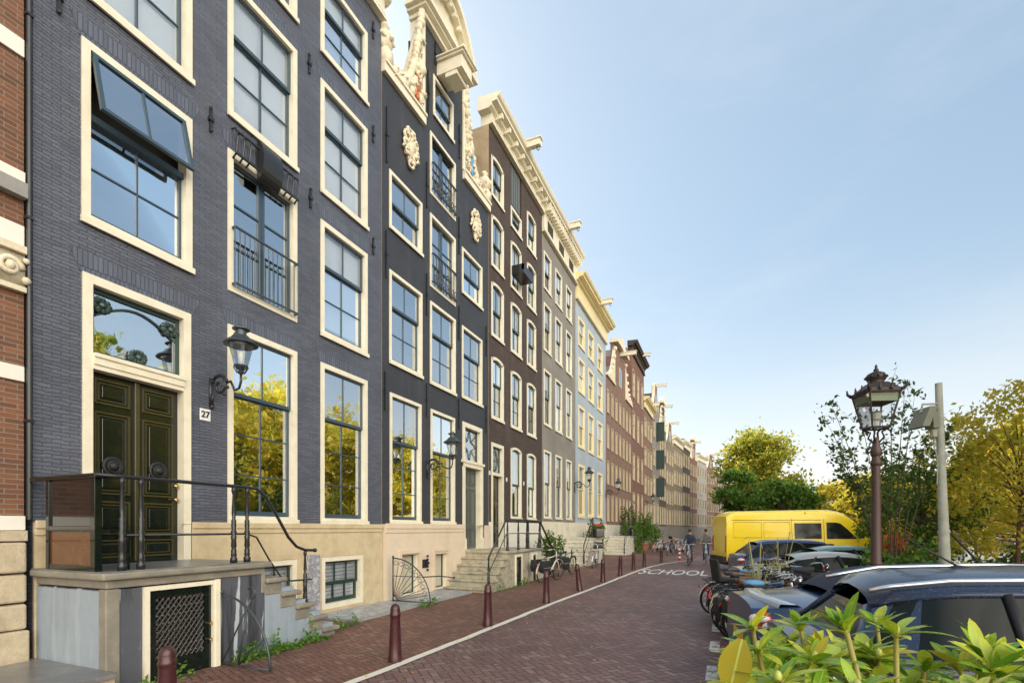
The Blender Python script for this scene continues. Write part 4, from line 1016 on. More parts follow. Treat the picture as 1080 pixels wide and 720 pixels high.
# railing
rl = empty('stoop_railing', (-7.26, 3.14, 1.348), 0, 'black cast iron handrail with turned balusters along the stoop of number 27', 'railing')
X = F-.04
for y in (.17, .36, 1.5, 1.7): m = MB(); post(m, X, y, 0, 1.0); m.build('baluster', 'iron', rl, smooth=True)
m = MB(); post(m, X, 2.72, -.68, .78, .9); m.build('baluster', 'iron', rl, smooth=True)
m = MB()
m.tube([(.02, -.05, 1.01), (X, -.05, 1.01), (X, .17, 1.01), (X, 1.7, 1.01), (X, 1.85, 1.0), (X, 2.0, .9), (X, 2.2, .62), (X, 2.4, .32), (X, 2.55, .18), (X, 2.72, .12), (X, 2.9, .11)], .022, 8)
m.ball((X, 2.92, .11), .035, 8)
m.tube([(X, .17, .38), (X, 1.7, .38), (X, 1.85, .33), (X, 2.05, .02), (X, 2.25, -.24), (X, 2.45, -.33), (X, 2.85, -.34)], .013, 6)
m.build('handrail', 'iron', rl, smooth=True)
# side bench with a high glazed screen
bn = empty('stoop_bench', (-7.26, 3.14, 1.348), 0, 'black painted stoop bench boxed in at the left end of the landing', 'bench')
m = MB(); m.box(.3, 1.2, -.045, -.02, .0, .06); m.box(.3, .36, -.05, .0, 0, .98); m.box(1.14, 1.22, -.05, .02, 0, .98); m.box(.36, 1.14, -.05, 0, .42, .48)
m.box(.05, 1.28, -.08, .06, .98, 1.02); m.build('frame', 'dgreen', bn, bevel=.004)
MB().box(.36, 1.14, -.03, -.02, .48, .98).build('upper_panel', 'blackgloss', bn); MB().box(.36, 1.14, -.032, -.02, .06, .42).build('lower_panel', 'woodpanel', bn)
m = MB(); m.box(.3, 1.2, .0, .30, .40, .44); m.box(1.14, 1.2, .24, .3, 0, .4); m.box(.3, .36, .24, .3, 0, .4); m.build('seat', 'dgreen', bn, bevel=.004)
# low step at the far left
m = MB(); m.box(-7.28, -5.75, 2.25, 3.12, 0, .275); o = m.build('low_block', 'rough_stone'); tag(o, 'low stone block under a dark slab against the left side of the stoop', 'stone block')
m = MB(); m.box(-7.29, -5.70, 2.2, 3.125, .277, .325); t_ = m.build('slab', 'bluestone', o, bevel=.008)

def fan_guard(loc, r, h, label, n=8, simple_=False):
    g = empty('iron_guard', loc, 0, label, 'iron guard', 'quarter circle iron guards between the stoops')
    m = MB(); m.tube([(0,0,0), (0,0,h)], .018, 6); m.ball((0,0,h+.01), .03, 6)
    arc_ = [(r*math.sin(a), 0, .02+(h-.04)*math.cos(a)) for a in [math.pi/2*i/14 for i in range(15)]]
    m.tube(arc_, .016, 6); m.tube([(0,0,.03), (r,0,.03)], .014, 6)
    g.rotation_euler[2] = 0
    m.build('frame', 'irongrey', g, smooth=True)
    m = MB()
    if not simple_:
        for i in range(1, n+1):
            a = math.pi/2*i/(n+1); m.tube([(.1*r*math.sin(a), 0, .1*h*math.cos(a)+.02), (r*.97*math.sin(a), 0, h*.95*math.cos(a)+.02)], .008, 5)
        for i in range(n+1):
            a = math.pi/2*(i+.5)/(n+1); c_ = (r*.88*math.sin(a), h*.88*math.cos(a)); m.tube([(c_[0]+.05*math.cos(w), 0, c_[1]+.05*math.sin(w)) for w in [q*.785 for q in range(8)]], .007, 4, closed=True)
        m.tube([(0,0,h*.58), (r*.8,0,h*.58)], .009, 5); m.tube([(r*.8,0,h*.58), (r*1.25,0,h*.62), (r*1.6,0,h*.60)], .014, 5); m.ball((r*1.6, 0, h*.6), .03, 6)
        m.tube([(.12*r*math.sin(math.pi/2*i/6), 0, .12*h*math.cos(math.pi/2*i/6)+.02) for i in range(7)], .009, 5)
    else:
        for (p, q) in (((0, .03), (.62*r, .95*h)), ((.35*r, .03), (.55*r, .8*h)), ((.35*r, .03), (.88*r, .45*h))): m.tube([(p[0], 0, p[1]), (q[0], 0, q[1])], .011, 5)
        m.tube([(.62*r+.07*math.sin(a*.5), 0, .95*h+.07-.07*math.cos(a*.5)) for a in range(9)], .012, 5)
    m.build('bars', 'irongrey', g, smooth=True)
    return g
fan_guard((-5.91, 4.42, .06), .85, .92, 'curved iron guard beside the grille door of the high stoop', simple_=True)
fan_guard((-7.03, 9.52, .12), 1.0, 1.02, 'fan shaped iron guard with radiating bars where the slate blue and charcoal houses meet')

def stoop(name, label, x_in, x_out, y0, y1, zt, steps, dirn, door=False, mat='whitestone', tread='stepstone', wall='whitestone', run=.25):
    """landing y0..y1, flight down towards dirn (+1/-1)"""
    o = empty(name, (x_in, y0, 0), 0, label, 'stoop'); D = x_out-x_in; Wy = y1-y0; rz = zt/(steps+1)
    m = MB(); m.box(0, D-.02, .01, Wy-.01, 0, zt-.08)
    for i in range(steps):
        z = zt-rz*(i+1); ya = (Wy+run*i) if dirn > 0 else -run*(i+1); m.box(.0, D-.02, ya, ya+run, 0, z-.06)
    m.build('base', wall, o)
    m = MB(); m.box(0, D+.04, -.03, Wy+.03, zt-.08, zt)
    for i in range(steps):
        z = zt-rz*(i+1); ya = (Wy+run*i) if dirn > 0 else -run*(i+1); m.box(0, D+.04, ya-.04 if dirn < 0 else ya, ya+run+(.04 if dirn > 0 else 0), z-.06, z)
    m.build('treads', tread, o, bevel=.015)
    if door:
        m = MB(); m.ringx(Wy*.30, Wy*.62, 0, zt-.14, .07, D-.02, D+.015, wb=.01); f = m.build('door_frame', 'cream', o)
        MB().box(D-.02, D-.005, Wy*.3+.07, Wy*.62-.07, 0, zt-.21).build('cellar_door', 'dgreen', o)
    return o
def stoop_rail(loc, pts, posts, label, up=.95, low=.5, thick=1.):
    g = empty('stoop_railing', loc, 0, label, 'railing', 'black iron railings on the stoops')
    for p in posts: m = MB(); post(m, p[0], p[1], p[2], up, 1.1*thick); m.build('baluster', 'iron', g, smooth=True)
    m = MB(); m.tube([(p[0], p[1], p[2]+up) for p in pts], .024*thick, 6); m.tube([(p[0], p[1], p[2]+low) for p in pts], .014*thick, 6)
    m.build('handrail', 'iron', g, smooth=True); return g
stoop('stone_stoop', 'low flight of worn stone steps up to the door of the charcoal house', -7.2, -5.8, 13.35, 15.1, 1.15, 5, -1, door=True, wall='oldstone', tread='oldstone', run=.26)
stoop_rail((-7.2, 13.35, 0), [(1.36, -1.25, .1), (1.36, -.05, 1.15), (1.36, 1.7, 1.15)], [(1.36, -1.25, .1), (1.36, .02, 1.15), (1.36, .85, 1.15), (1.36, 1.7, 1.15)], 'iron railing with stout posts on the steps of the charcoal house', .92)
stoop('stone_stoop', 'stone landing of the dark brown house with steps on its far side', -7.2, -5.9, 15.16, 16.5, 1.13, 5, 1, door=True, wall='whitestone', run=.27)
stoop_rail((-7.2, 15.16, 0), [(1.24, .1, 1.13), (1.24, 1.3, 1.13), (1.24, 2.75, .1)], [(1.24, .1, 1.13), (1.24, 1.3, 1.13), (1.24, 2.75, .1)], 'iron railing on the landing of the dark brown house', .92, thick=1.5)
stoop('stone_stoop', 'pale stone steps beside the weathered grey house', -7.2, -5.8, 23.6, 25.5, 1.35, 6, -1, wall='whitestone', run=.27, tread='whitestone')
stoop_rail((-7.2, 23.6, 0), [(1.34, -1.6, .1), (1.34, 0, 1.35), (1.34, 1.8, 1.35)], [(1.34, -1.6, .1), (1.34, 0, 1.35), (1.34, 1.8, 1.35)], 'iron railing on the pale steps beside the weathered grey house')
stoop('stone_stoop', 'pale stone steps in front of the twin gable brick house', -7.2, -5.8, 33.4, 35.4, 1.3, 6, -1, wall='whitestone', run=.27, tread='whitestone')
stoop_rail((-7.2, 33.4, 0), [(1.34, -1.6, .1), (1.34, 0, 1.3), (1.34, 1.9, 1.3)], [(1.34, -1.6, .1), (1.34, 0, 1.3), (1.34, 1.9, 1.3)], 'iron railing on the pale steps of the twin gable brick house')
stoop('stone_stoop', 'small stone steps before the narrow houses further down', -7.2, -6., 46, 48, 1.2, 5, -1, wall='whitestone')
stoop_rail((-7.2, 46, 0), [(1.1, -1.2, .1), (1.1, 0, 1.2), (1.1, 1.9, 1.2)], [(1.1, -1.2, .1), (1.1, 0, 1.2), (1.1, 1.9, 1.2)], 'iron railing on the far stoop of the tall red brown house')

# flower troughs on the rails
def trough(loc, label, fl='flowerred', n=60, w=1.7):
    t_ = empty('flower_trough', loc, 0, label, 'flower trough')
    MB().box(-.14, .14, 0, w, 0, .42).build('trough', 'dgreen', t_, bevel=.01)
    m = MB(); rnd = random.Random(n)
    for i in range(n*5): m.ball((rnd.uniform(-.15, .15), rnd.uniform(0, w), .42+rnd.uniform(0, .16)), rnd.uniform(.02, .04), 4)
    m.build('leaves', 'leafgreen', t_)
    m = MB()
    for i in range(n): m.ball((rnd.uniform(-.16, .16), rnd.uniform(0, w), .5+rnd.uniform(0, .16)), rnd.uniform(.02, .045), 5)
    m.build('flowers', fl, t_)
trough((-5.82, 23.7, 1.36), 'dark green trough of red flowers on the stoop of the weathered grey house'); trough((-5.82, 33.5, 1.31), 'dark trough on the stoop of the twin gable brick house', 'herb', 40)

# ------------------------------------------------------------------ wall lanterns
def lantern_head(root, z, k=1.):
    """round tapered glass lantern with a hat, standing on z"""
    m = MB(); m.lathe((0,0,z), [(.02*k,0),(.05*k,.03*k),(.03*k,.06*k),(.07*k,.09*k),(.10*k,.12*k),(.095*k,.14*k)], 14)
    for a in range(8): m.tube([(.05*k*math.cos(a*.785), .05*k*math.sin(a*.785), z+.02*k), (.10*k*math.cos(a*.785), .10*k*math.sin(a*.785), z+.11*k)], .008*k, 4)
    m.build('lamp_base', 'irongrey', root); m = MB()
    m.lathe((0,0,z), [(.235*k,.44*k),(.24*k,.455*k),(.15*k,.52*k),(.11*k,.57*k),(.075*k,.58*k),(.075*k,.66*k),(.12*k,.665*k),(.12*k,.68*k),(.05*k,.71*k),(.03*k,.73*k)], 18)
    m.lathe((0,0,z), [(.17*k,.41*k),(.175*k,.44*k)], 18)
    o = m.build('lamp_hood', 'irongrey', root, smooth=False, auto=True)
    MB().lathe((0,0,z), [(.095*k,.14*k),(.165*k,.42*k)], 18).build('lamp_glass', 'lampglass', root, smooth=False)
    MB().lathe((0,0,z), [(.025*k,.12*k),(.025*k,.2*k),(.045*k,.24*k),(.045*k,.33*k),(.0,.36*k)], 10).build('bulb', 'whitepl', root, smooth=True)
def wall_lantern(Yw, z, proj, label, k=1., X0=FX):
    """z: height of the lantern's foot; wall plate at X0"""
    r_ = empty('wall_lantern', (X0+proj, Yw, z), 0, label, 'wall lantern', 'iron lanterns on scrolled brackets')
    lantern_head(r_, 0, k)
    m = MB(); P = -proj
    m.box(P, P+.025, -.03, .03, -.42*k, .02*k); m.ball((P+.03, 0, -.42*k), .035, 6)
    m.tube([(P+.02, 0, -.40*k), (P+.03, 0, -.3*k), (P+.06, 0, -.22*k)], .014*k, 6)
    c_ = (P+.20*k, -.12*k)
    m.tube([(c_[0]+(.17-.006*i)*k*math.cos(2.6-i*.36), 0, c_[1]+(.17-.006*i)*k*math.sin(2.6-i*.36)) for i in range(26)], .02*k, 6)
    m.tube([(c_[0]+.17*k*math.cos(.3+i*.25), 0, c_[1]+.17*k*math.sin(.3+i*.25)) for i in range(11)], .02*k, 6)
    q0 = (c_[0]+.16*k, c_[1]+.03*k); m.tube([(q0[0], 0, q0[1]), (q0[0]+.08*k, 0, q0[1]+.02), (q0[0]+.14*k, 0, q0[1]-.08*k), (-.14*k, 0, -.22*k), (-.04*k, 0, -.2*k), (0, 0, -.1*k), (0, 0, .02*k)], .018*k, 6)
    for i in range(6): m.ball((c_[0]+(.17)*k*math.cos(2.6-i*.7), 0, c_[1]+.17*k*math.sin(2.6-i*.7)), .03*k, 5)
    m.build('bracket', 'iron', r_, smooth=True); return r_
wall_lantern(5.28, 4.09, .66, 'iron wall lantern on a scrolled bracket above house number 27', 1.0)
wall_lantern(11.36, 3.58, .78, 'iron wall lantern between the two ground floor windows of the charcoal house', 1.0)
wall_lantern(25.5, 4.2, .8, 'wall lantern on the corner between the weathered grey and the pale blue house', 1.1)
wall_lantern(32.95, 4.3, .85, 'wall lantern at the far end of the pale blue house', 1.1)
wall_lantern(49.9, 4.4, .85, 'wall lantern beyond the tall red brown brick house, smallest and farthest', 1.1)

# ------------------------------------------------------------------ bollards
b0 = empty('bollard', (0, 0, 0), 0, 'x', 'bollard', 'dark red bollards along the white line')
m = MB(); m.lathe((0,0,0), [(.095,-.05),(.095,.06),(.088,.08),(.078,.3),(.066,.58),(.068,.60),(.074,.615),(.074,.64),(.066,.655),(.066,.70),(.06,.73),(.045,.76),(.02,.775),(0,.78)], 18)
m.build('post', 'bollard', b0, auto=True, smooth=True)
m = MB()
for a in (0.4, 2.5, 4.6):
    for k in range(3): m.T = Matrix.Rotation(a, 4, 'Z'); m.box(.055, .064, -.008, .008, .665+.0*k, .70)
m.build('rib', 'bollard', b0)
BP = [(-4.45, 2.82, 0, 'dark red bollard cut off by the lower edge, in front of the grille door'), (-4.1, 5.6, 0, 'dark red bollard before the slate blue house, nearest one seen whole'),
      (-4.02, 8.3, 0, 'second whole dark red bollard beside the white line, before the charcoal steps'), (-3.96, 11.4, 0, 'third whole dark red bollard, just right of the steps of the charcoal house'),
      (-3.86, 14.05, -7, 'dark red bollard leaning to the left in front of the parked cream bicycle'), (-3.77, 16.6, 0, 'dark red bollard before the plant pot at the weathered grey house'), (-3.7, 19.2, 1.5, 'dark red bollard in front of the pale steps'),
      (-3.66, 22, 0, 'dark red bollard before the pale blue house, left of the road lettering'), (-3.5, 24, 0, 'dark red bollard beyond the road lettering, beside the leafy shrubs'), (-3.1, 27.3, 0, 'last dark red bollard before the striped posts')]
for i, (x, y, tilt, lb) in enumerate(BP):
    o = b0 if i == 0 else copy_tree(b0)
    o.location = (x, y, .01); o.rotation_euler = (0, R(tilt), R(i*37) if not tilt else 0); o['label'] = lb
for i, (x, y, lb) in enumerate(((-2.35, 29.3, 'red and white striped post at the end of the white line, left one'), (-1.75, 30.3, 'red and white striped post nearer to the cyclists'))):
    o = empty('striped_post', (x, y, 0), 0, lb, 'post', 'striped posts at the narrowing')
    m = MB(); m.lathe((0,0,0), [(.06,0),(.06,.75),(.03,.8)], 12); m.build('post', 'red', o, smooth=False)
    m = MB(); [m.lathe((0,0,z), [(.063,0),(.063,.11)], 12) for z in (.15, .38, .6)]; m.build('band', 'whitepl', o)

# ------------------------------------------------------------------ street lamp
sl = empty('street_lamp', tuple(spot(924, 7.4)), R(18), 'old crown lantern on a brown iron post behind the parked cars', 'street lamp')
m = MB(); m.lathe((0,0,0), [(.17,0),(.17,.25),(.13,.3),(.11,.5),(.115,.55),(.085,.6),(.08,1.2),(.075,1.25),(.085,1.28),(.07,1.32),(.062,2.2),(.055,2.72),(.07,2.74),(.075,2.78),(.055,2.82),(.055,2.86),(.07,2.88),(.075,2.95),(.05,3.02),(.04,3.1),(.03,3.14)], 16)
m.box(-.1, .1, -.012, .012, 2.76, 2.79); m.build('post', 'rust', sl, auto=True, smooth=True)
m = MB(); zb = 3.28; zt = 3.78; rb, rt = .17, .30
for a in range(4):
    w = math.pi/4+a*math.pi/2; c_, s_ = math.cos(w), math.sin(w)
    m.tube([(.03*c_, .03*s_, 3.06), (.10*c_, .10*s_, 3.14), (.07*c_, .07*s_, 3.22), (.16*c_, .16*s_, 3.27)], .014, 6)
    m.tube([(rb*c_, rb*s_, zb), (rt*c_, rt*s_, zt)], .014, 5)
    w2 = w+math.pi/2; m.tube([(rb*c_, rb*s_, zb), (rb*math.cos(w2), rb*math.sin(w2), zb)], .018, 5); m.tube([(rt*c_, rt*s_, zt), (rt*math.cos(w2), rt*math.sin(w2), zt)], .022, 5)
    m.tube([(rt*1.06*c_, rt*1.06*s_, zt+.02), (rt*1.22*c_, rt*1.22*s_, zt+.06), (rt*1.25*c_, rt*1.25*s_, zt+.13)], [.03, .02, .008], 5)
    for t_ in (.33, .66):
        px_ = rt*1.1*(c_*(1-t_)+math.cos(w2)*t_); py_ = rt*1.1*(s_*(1-t_)+math.sin(w2)*t_); m.tube([(px_, py_, zt+.03), (px_*1.05, py_*1.05, zt+.12)], [.028, .006], 5)
m.build('lantern_frame', 'lampiron', sl)
m = MB(); sq = lambda r: [(r*math.cos(math.pi/4+a*math.pi/2), r*math.sin(math.pi/4+a*math.pi/2)) for a in range(4)]
def fr(m, r0, z0, r1, z1):
    m.add([(p[0], p[1], z0) for p in sq(r0)]+[(p[0], p[1], z1) for p in sq(r1)], [(i, (i+1) % 4, 4+(i+1) % 4, 4+i) for i in range(4)]+[(4,5,6,7)])
fr(m, rt*1.1, zt, rt*1.02, zt+.05); fr(m, rt*.98, zt+.05, rt*.5, zt+.16); 
m.build('lantern_roof', 'lampiron', sl)
m = MB(); m.lathe((0,0,zt+.14), [(.12,0),(.09,.03),(.12,.07),(.135,.11),(.11,.16),(.05,.19),(.03,.2),(.035,.22),(.015,.25),(.02,.27),(.0,.31)], 14)
for a in range(10): m.ball((.13*math.cos(a*.628), .13*math.sin(a*.628), zt+.25), .022, 5)
m.build('crown', 'lampiron', sl, smooth=True)
m = MB(); m.add([(p[0], p[1], zb+.01) for p in sq(rb*.97)]+[(p[0], p[1], zt-.01) for p in sq(rt*.97)], [(i, (i+1) % 4, 4+(i+1) % 4, 4+i) for i in range(4)]); m.build('lamp_glass', 'lampglass', sl)
m = MB(); fr(m, rt*.92, zt-.14, rt*.92, zt-.02); m.build('reflector', 'lampgreen', sl)
m = MB(); m.lathe((0,0,zb), [(.03,0),(.03,.1),(.06,.13),(.06,.22),(.09,.24)], 12); m.build('burner', 'concrete', sl)
# concrete pole with a box
cp = empty('camera_pole', tuple(spot(999, 9.)), TH, 'pale pole with a grey hooded box near its top, right of the street lamp', 'pole')
m = MB(); m.lathe((0,0,0), [(.095,0),(.085,1.4),(.07,2.5),(.054,4.3),(.054,4.42),(0,4.43)], 12); [m.lathe((0,0,z), [(.092,0),(.092,.05)], 12) for z in (1.0, 1.72)]; m.build('post', 'concrete', cp, auto=True, smooth=True)
m = MB(); m.prism([(-.46, 3.62), (-.30, 3.98), (-.16, 3.98), (-.32, 3.62)], -.17, .17, 'y'); m.box(-.2, -.08, -.1, .1, 3.6, 3.9)
m.build('box', 'boxgrey', cp, bevel=.01)
m = MB(); m.tube([(.0,0,4.05), (-.3,0,4.05), (-.34,0,3.9)], .02, 6); m.box(-.26, -.02, -.04, .04, 3.5, 3.62) if 0 else m.lathe((-.12,0,3.45), [(.05,0),(.06,.14),(.03,.16)], 8)
m.tube([(-.1,0,3.45), (-.12,0,3.3), (-.06,0,3.05), (-.09,0,2.6)], .01, 5); m.build('cable', 'concrete', cp); m = MB(); m.tube([(0,0,3.1), (.14,0,3.12)], .03, 6); m.build('arm', 'concrete', cp)
m = MB(); m.tube([(.08,-.02,1.75), (.5,-.1,1.2), (.9,-.15,.7)], .022, 6); m.build('stay', 'black', cp); cp.rotation_euler = (R(-.5), R(-1.6), TH)
# ------------------------------------------------------------------ bicycles (local: x forwards, z up)
def make_bicycle(label, frame='iron', fender='chrome', seat='black', extras=(), group='bicycles parked in the rack between the cars', lean=4.):
    r_ = empty('bicycle', (0,0,0), 0, label, 'bicycle', group)
    for x in (0., 1.06):
        t = MB(); t.tube([(x+.335*math.cos(a), 0, .355+.335*math.sin(a)) for a in [2*math.pi*i/26 for i in range(26)]], .019, 6, closed=True)
        w = t.build('wheel', 'black', r_, smooth=True)
        q = MB(); q.tube([(x+.315*math.cos(a), 0, .355+.315*math.sin(a)) for a in [2*math.pi*i/26 for i in range(26)]], .010, 5, closed=True)
        for i in range(16):
            a = 2*math.pi*i/16; q.tube([(x+.03*math.cos(a+.6), .02*(-1)**i, .355+.03*math.sin(a+.6)), (x+.31*math.cos(a), 0, .355+.31*math.sin(a))], .0022, 3, cap=False)
        q.lathe((x, -.04, .355), [(.025,0),(.025,.08)], 8, 'y'); q.build('spokes', 'chrome', w)
    m = MB(); bb = (.45, 0, .30); st_ = (.30, 0, .78); hd1 = (.86, 0, .86); hd2 = (.90, 0, .70)
    m.tube([bb, st_, (.27, 0, .86)], .017, 6); m.tube([st_, hd1], .017, 6); m.tube([bb, hd2], .018, 6); m.tube([hd2, hd1, (.84, 0, .97)], .02, 6)
    for s_ in (-1, 1):
        m.tube([bb, (0, .05*s_, .355)], .010, 5); m.tube([st_, (0, .05*s_, .355)], .009, 5); m.tube([hd2, (.93, .05*s_, .62), (1.06, .05*s_, .355)], .011, 5)
    m.build('frame', frame, r_, smooth=True)
    f = MB()
    for x, a0, a1 in ((0., 10, 185), (1.06, 30, 175)):
        for i in range(10):
            b0, b1 = R(a0+(a1-a0)*i/10), R(a0+(a1-a0)*(i+1)/10)
            f.add([(x+.375*math.cos(b), y, .355+.375*math.sin(b)) for b in (b0, b1) for y in (-.028, .028)]+[(x+.37*math.cos(b), y, .355+.37*math.sin(b)) for b in (b0, b1) for y in (-.028, .028)], [(0,1,3,2), (4,6,7,5), (0,2,6,4), (1,5,7,3)])
    f.tube([(-.36,0,.33), (-.02,0,.74)], .006, 4)
    f.build('fender', fender, r_)
    h = MB(); h.tube([(.72,.28,.99), (.80,.24,1.02), (.86,.1,1.05), (.84,0,.99), (.86,-.1,1.05), (.80,-.24,1.02), (.72,-.28,.99)], .012, 6); h.tube([(.84,0,.97), (.84,0,1.0)], .014, 6)
    hb = h.build('handlebar', 'alu', r_, smooth=True)
    g = MB(); g.tube([(.72,.28,.99), (.62,.30,.97)], .018, 6); g.tube([(.72,-.28,.99), (.62,-.30,.97)], .018, 6); g.build('grip', 'black', hb)
    s = MB(); s.prism([(.14,.10), (.12,-.10), (.22,-.08), (.36,-.025), (.40,0), (.36,.025), (.22,.08)], .86, .92, 'z'); s.build('saddle', seat, r_, bevel=.015)
    c = MB(); c.lathe((.45,-.03,.30), [(.09,0),(.09,.008)], 14, 'y'); c.tube([(.45,-.06,.30), (.55,-.07,.17)], .01, 5); c.tube([(.45,.05,.30), (.35,.07,.43)], .01, 5); c.box(.50, .60, -.17, -.07, .155, .18); c.box(.30, .40, .07, .17, .42, .445)
    c.prism([(.0,.40), (.45,.40), (.54,.30), (.45,.21), (.0,.30)], -.045, -.035, 'y'); c.build('crank', 'black', r_)
    k = MB(); k.tube([(.2,.06,.76), (-.3,.06,.76), (-.3,-.06,.76), (.2,-.06,.76)], .007, 4); [k.tube([(x,.06,.76), (x,-.06,.76)], .005, 4) for x in (-.2, -.08, .05)]; k.tube([(-.25,.06,.76), (0,.06,.37)], .006, 4); k.tube([(-.25,-.06,.76), (0,-.06,.37)], .006, 4)
    k.build('rack', 'iron' if frame != 'iron' else 'chrome', r_)
    l_ = MB(); l_.lathe((.93,0,.84), [(.02,0),(.045,.04),(.045,.06)], 10, 'x'); l_.build('headlight', 'chrome', r_, smooth=False)
    MB().lathe((-.385,0,.62), [(.03,0),(.03,.02)], 8, 'x').build('tail_light', 'red', r_)
    if 'basket' in extras:
        b = MB(); 
        for z in (.88, .96, 1.04, 1.12): b.tube([(.92,.17,z), (1.22,.17,z), (1.22,-.17,z), (.92,-.17,z)], .006, 4, closed=True)
        for x, y in [(.92+.05*i, s_*.17) for i in range(7) for s_ in (-1, 1)]+[(q_, -.17+.057*i) for i in range(7) for q_ in (.92, 1.22)]: b.tube([(x,y,.88), (x,y,1.12)], .005, 4)
        b.box(.92, 1.22, -.17, .17, .876, .884); b.build('basket', 'iron', r_)
    if 'crate' in extras:
        b = MB(); b.box(.92, 1.3, -.2, .2, .86, .88); [b.box(.92, 1.3, s_*.2-.008, s_*.2+.008, z, z+.06) for s_ in (-1, 1) for z in (.88, .97, 1.06)]; [b.box(x-.008, x+.008, -.2, .2, z, z+.06) for x in (.925, 1.295) for z in (.88, .97, 1.06)]
        b.build('crate', 'blackfabric', r_)
    if 'bag' in extras:
        for s_ in (-1, 1):
            b = MB(); y0, y1 = sorted((s_*.07, s_*.26)); b.prism([(-.38,.74), (-.40,.5), (-.33,.36), (.06,.36), (.12,.5), (.1,.74)], y0, y1, 'y'); o = b.build('pannier', 'blackfabric', r_, bevel=.035)
            c = MB(); ya = s_*.265; c.box(-.38, .1, ya-.006, ya+.006, .52, .545); c.build('reflective_band', 'boxgrey', o)
    if 'cover' in extras: MB().ball((.26,0,.92), 1, 10, (.18,.11,.06)).build('saddle_cover', 'bluecloth', r_, smooth=True)
    if 'child' in extras:
        b = MB(); b.prism([(-.2,.8), (.12,.8), (.12,.86), (-.16,.88), (-.22,1.22), (-.27,1.22)], -.15, .15, 'y'); b.build('child_seat', 'blackfabric', r_, bevel=.02)
    return r_
def atl(lat, d): return spot(540+lat/d*528, d)
kinds = [('iron', 'iron', 'black', ('bag',)), ('alu', 'alu', 'black', ('cover',)), ('carnavy', 'chrome', 'saddlebrown', ()), ('sashwhite', 'alu', 'black', ('crate',)),
         ('alu', 'alu', 'saddlebrown', ()), ('orange', 'iron', 'black', ('child',)), ('cargreen', 'alu', 'saddlebrown', ()), ('whitepl', 'alu', 'black', ())]
blabels = ['black bicycle with bulging black pannier bags, nearest the road', 'silver bicycle with a blue saddle cover', 'dark blue bicycle with a brown saddle in the rack', 'cream bicycle with a black crate over its front wheel',
           'silver bicycle with a brown saddle in the rack', 'orange framed bicycle with a child seat', 'grey green bicycle in the rack', 'white bicycle at the far side of the rack']
BK = []
for i, (k_, lb) in enumerate(zip(kinds, blabels)):
    o = make_bicycle(lb, *k_[:3], extras=k_[3]); d = 7.7+.38*i; lat = 3.62+.10*i+random.uniform(-.1, .15)
    o.location = spot(540+lat/d*528, d); o.rotation_euler = (R(random.uniform(-9, 9)), 0, TH+R(random.uniform(-8, 8))); BK.append(o)
MORE = [(1, 7.9, 4.85, 'second silver bicycle with a blue saddle cover, right half of the rack'), (3, 8.25, 5.0, 'second cream bicycle with a crate, right half of the rack'), (4, 8.6, 5.05, 'silver bicycle turned round in the right half of the rack'), (2, 8.95, 5.2, 'second dark blue bicycle with a brown saddle, right half of the rack'),
        (7, 9.3, 5.25, 'white bicycle in the right half of the rack'), (6, 9.65, 5.4, 'second grey green bicycle, right half of the rack'), (0, 10.0, 5.5, 'black bicycle with pannier bags at the back right of the rack'), (4, 10.4, 5.6, 'silver bicycle farthest back on the right of the rack'),
        (2, 10.75, 5.1, 'dark blue bicycle farthest back on the left of the rack'), (1, 11.0, 5.6, 'silver bicycle with a blue saddle cover right before the silver coupe'), (4, 7.5, 4.7, 'silver bicycle close behind the convertible')]
for k_, d, lat, lb in MORE:
    o = copy_tree(BK[k_], label=lb); lat += .95; o.location = spot(540+lat/d*528, d); o.rotation_euler = (R(random.uniform(-8, 8)), 0, TH+math.pi+R(random.uniform(-10, 10)))
kr = make_bicycle('red bicycle near the front of the rack', 'red', 'alu', 'black'); kb = make_bicycle('light blue bicycle near the front of the rack', 'bluecloth', 'alu', 'saddlebrown')
kr.location = atl(3.75, 8.15); kr.rotation_euler = (R(5), 0, TH+R(4)); kb.location = atl(3.85, 8.75); kb.rotation_euler = (R(-6), 0, TH-R(5))
for src, la, d, lb in ((kr, 4.45, 9.1, 'red bicycle in the middle of the rack'), (kb, 4.3, 9.85, 'light blue bicycle in the middle of the rack'), (BK[4], 4.4, 8.4, 'silver bicycle with a brown saddle in the middle of the rack'), (BK[7], 4.55, 9.5, 'white bicycle in the middle of the rack'),
        (BK[1], 4.6, 10.2, 'silver bicycle with a blue saddle cover in the middle of the rack'), (BK[3], 4.5, 10.6, 'cream bicycle with a crate at the back of the rack'), (kr, 5.9, 10.9, 'red bicycle at the back right of the rack'), (kb, 5.7, 9.0, 'light blue bicycle at the right of the rack')):
    o = copy_tree(src, label=lb); o.location = atl(la, d); o.rotation_euler = (R(random.uniform(-9, 9)), 0, TH+R(random.uniform(-9, 9)))
cream = make_bicycle('cream bicycle with grey pannier bags leaning on the rail of the dark brown house', 'sashwhite', 'sashwhite', 'black', ('bag',), 'bicycles parked along the house fronts'); cream.location = (-5.45, 15.2, .05); cream.rotation_euler = (R(6), 0, R(80))
g2 = 'bicycles parked along the house fronts'
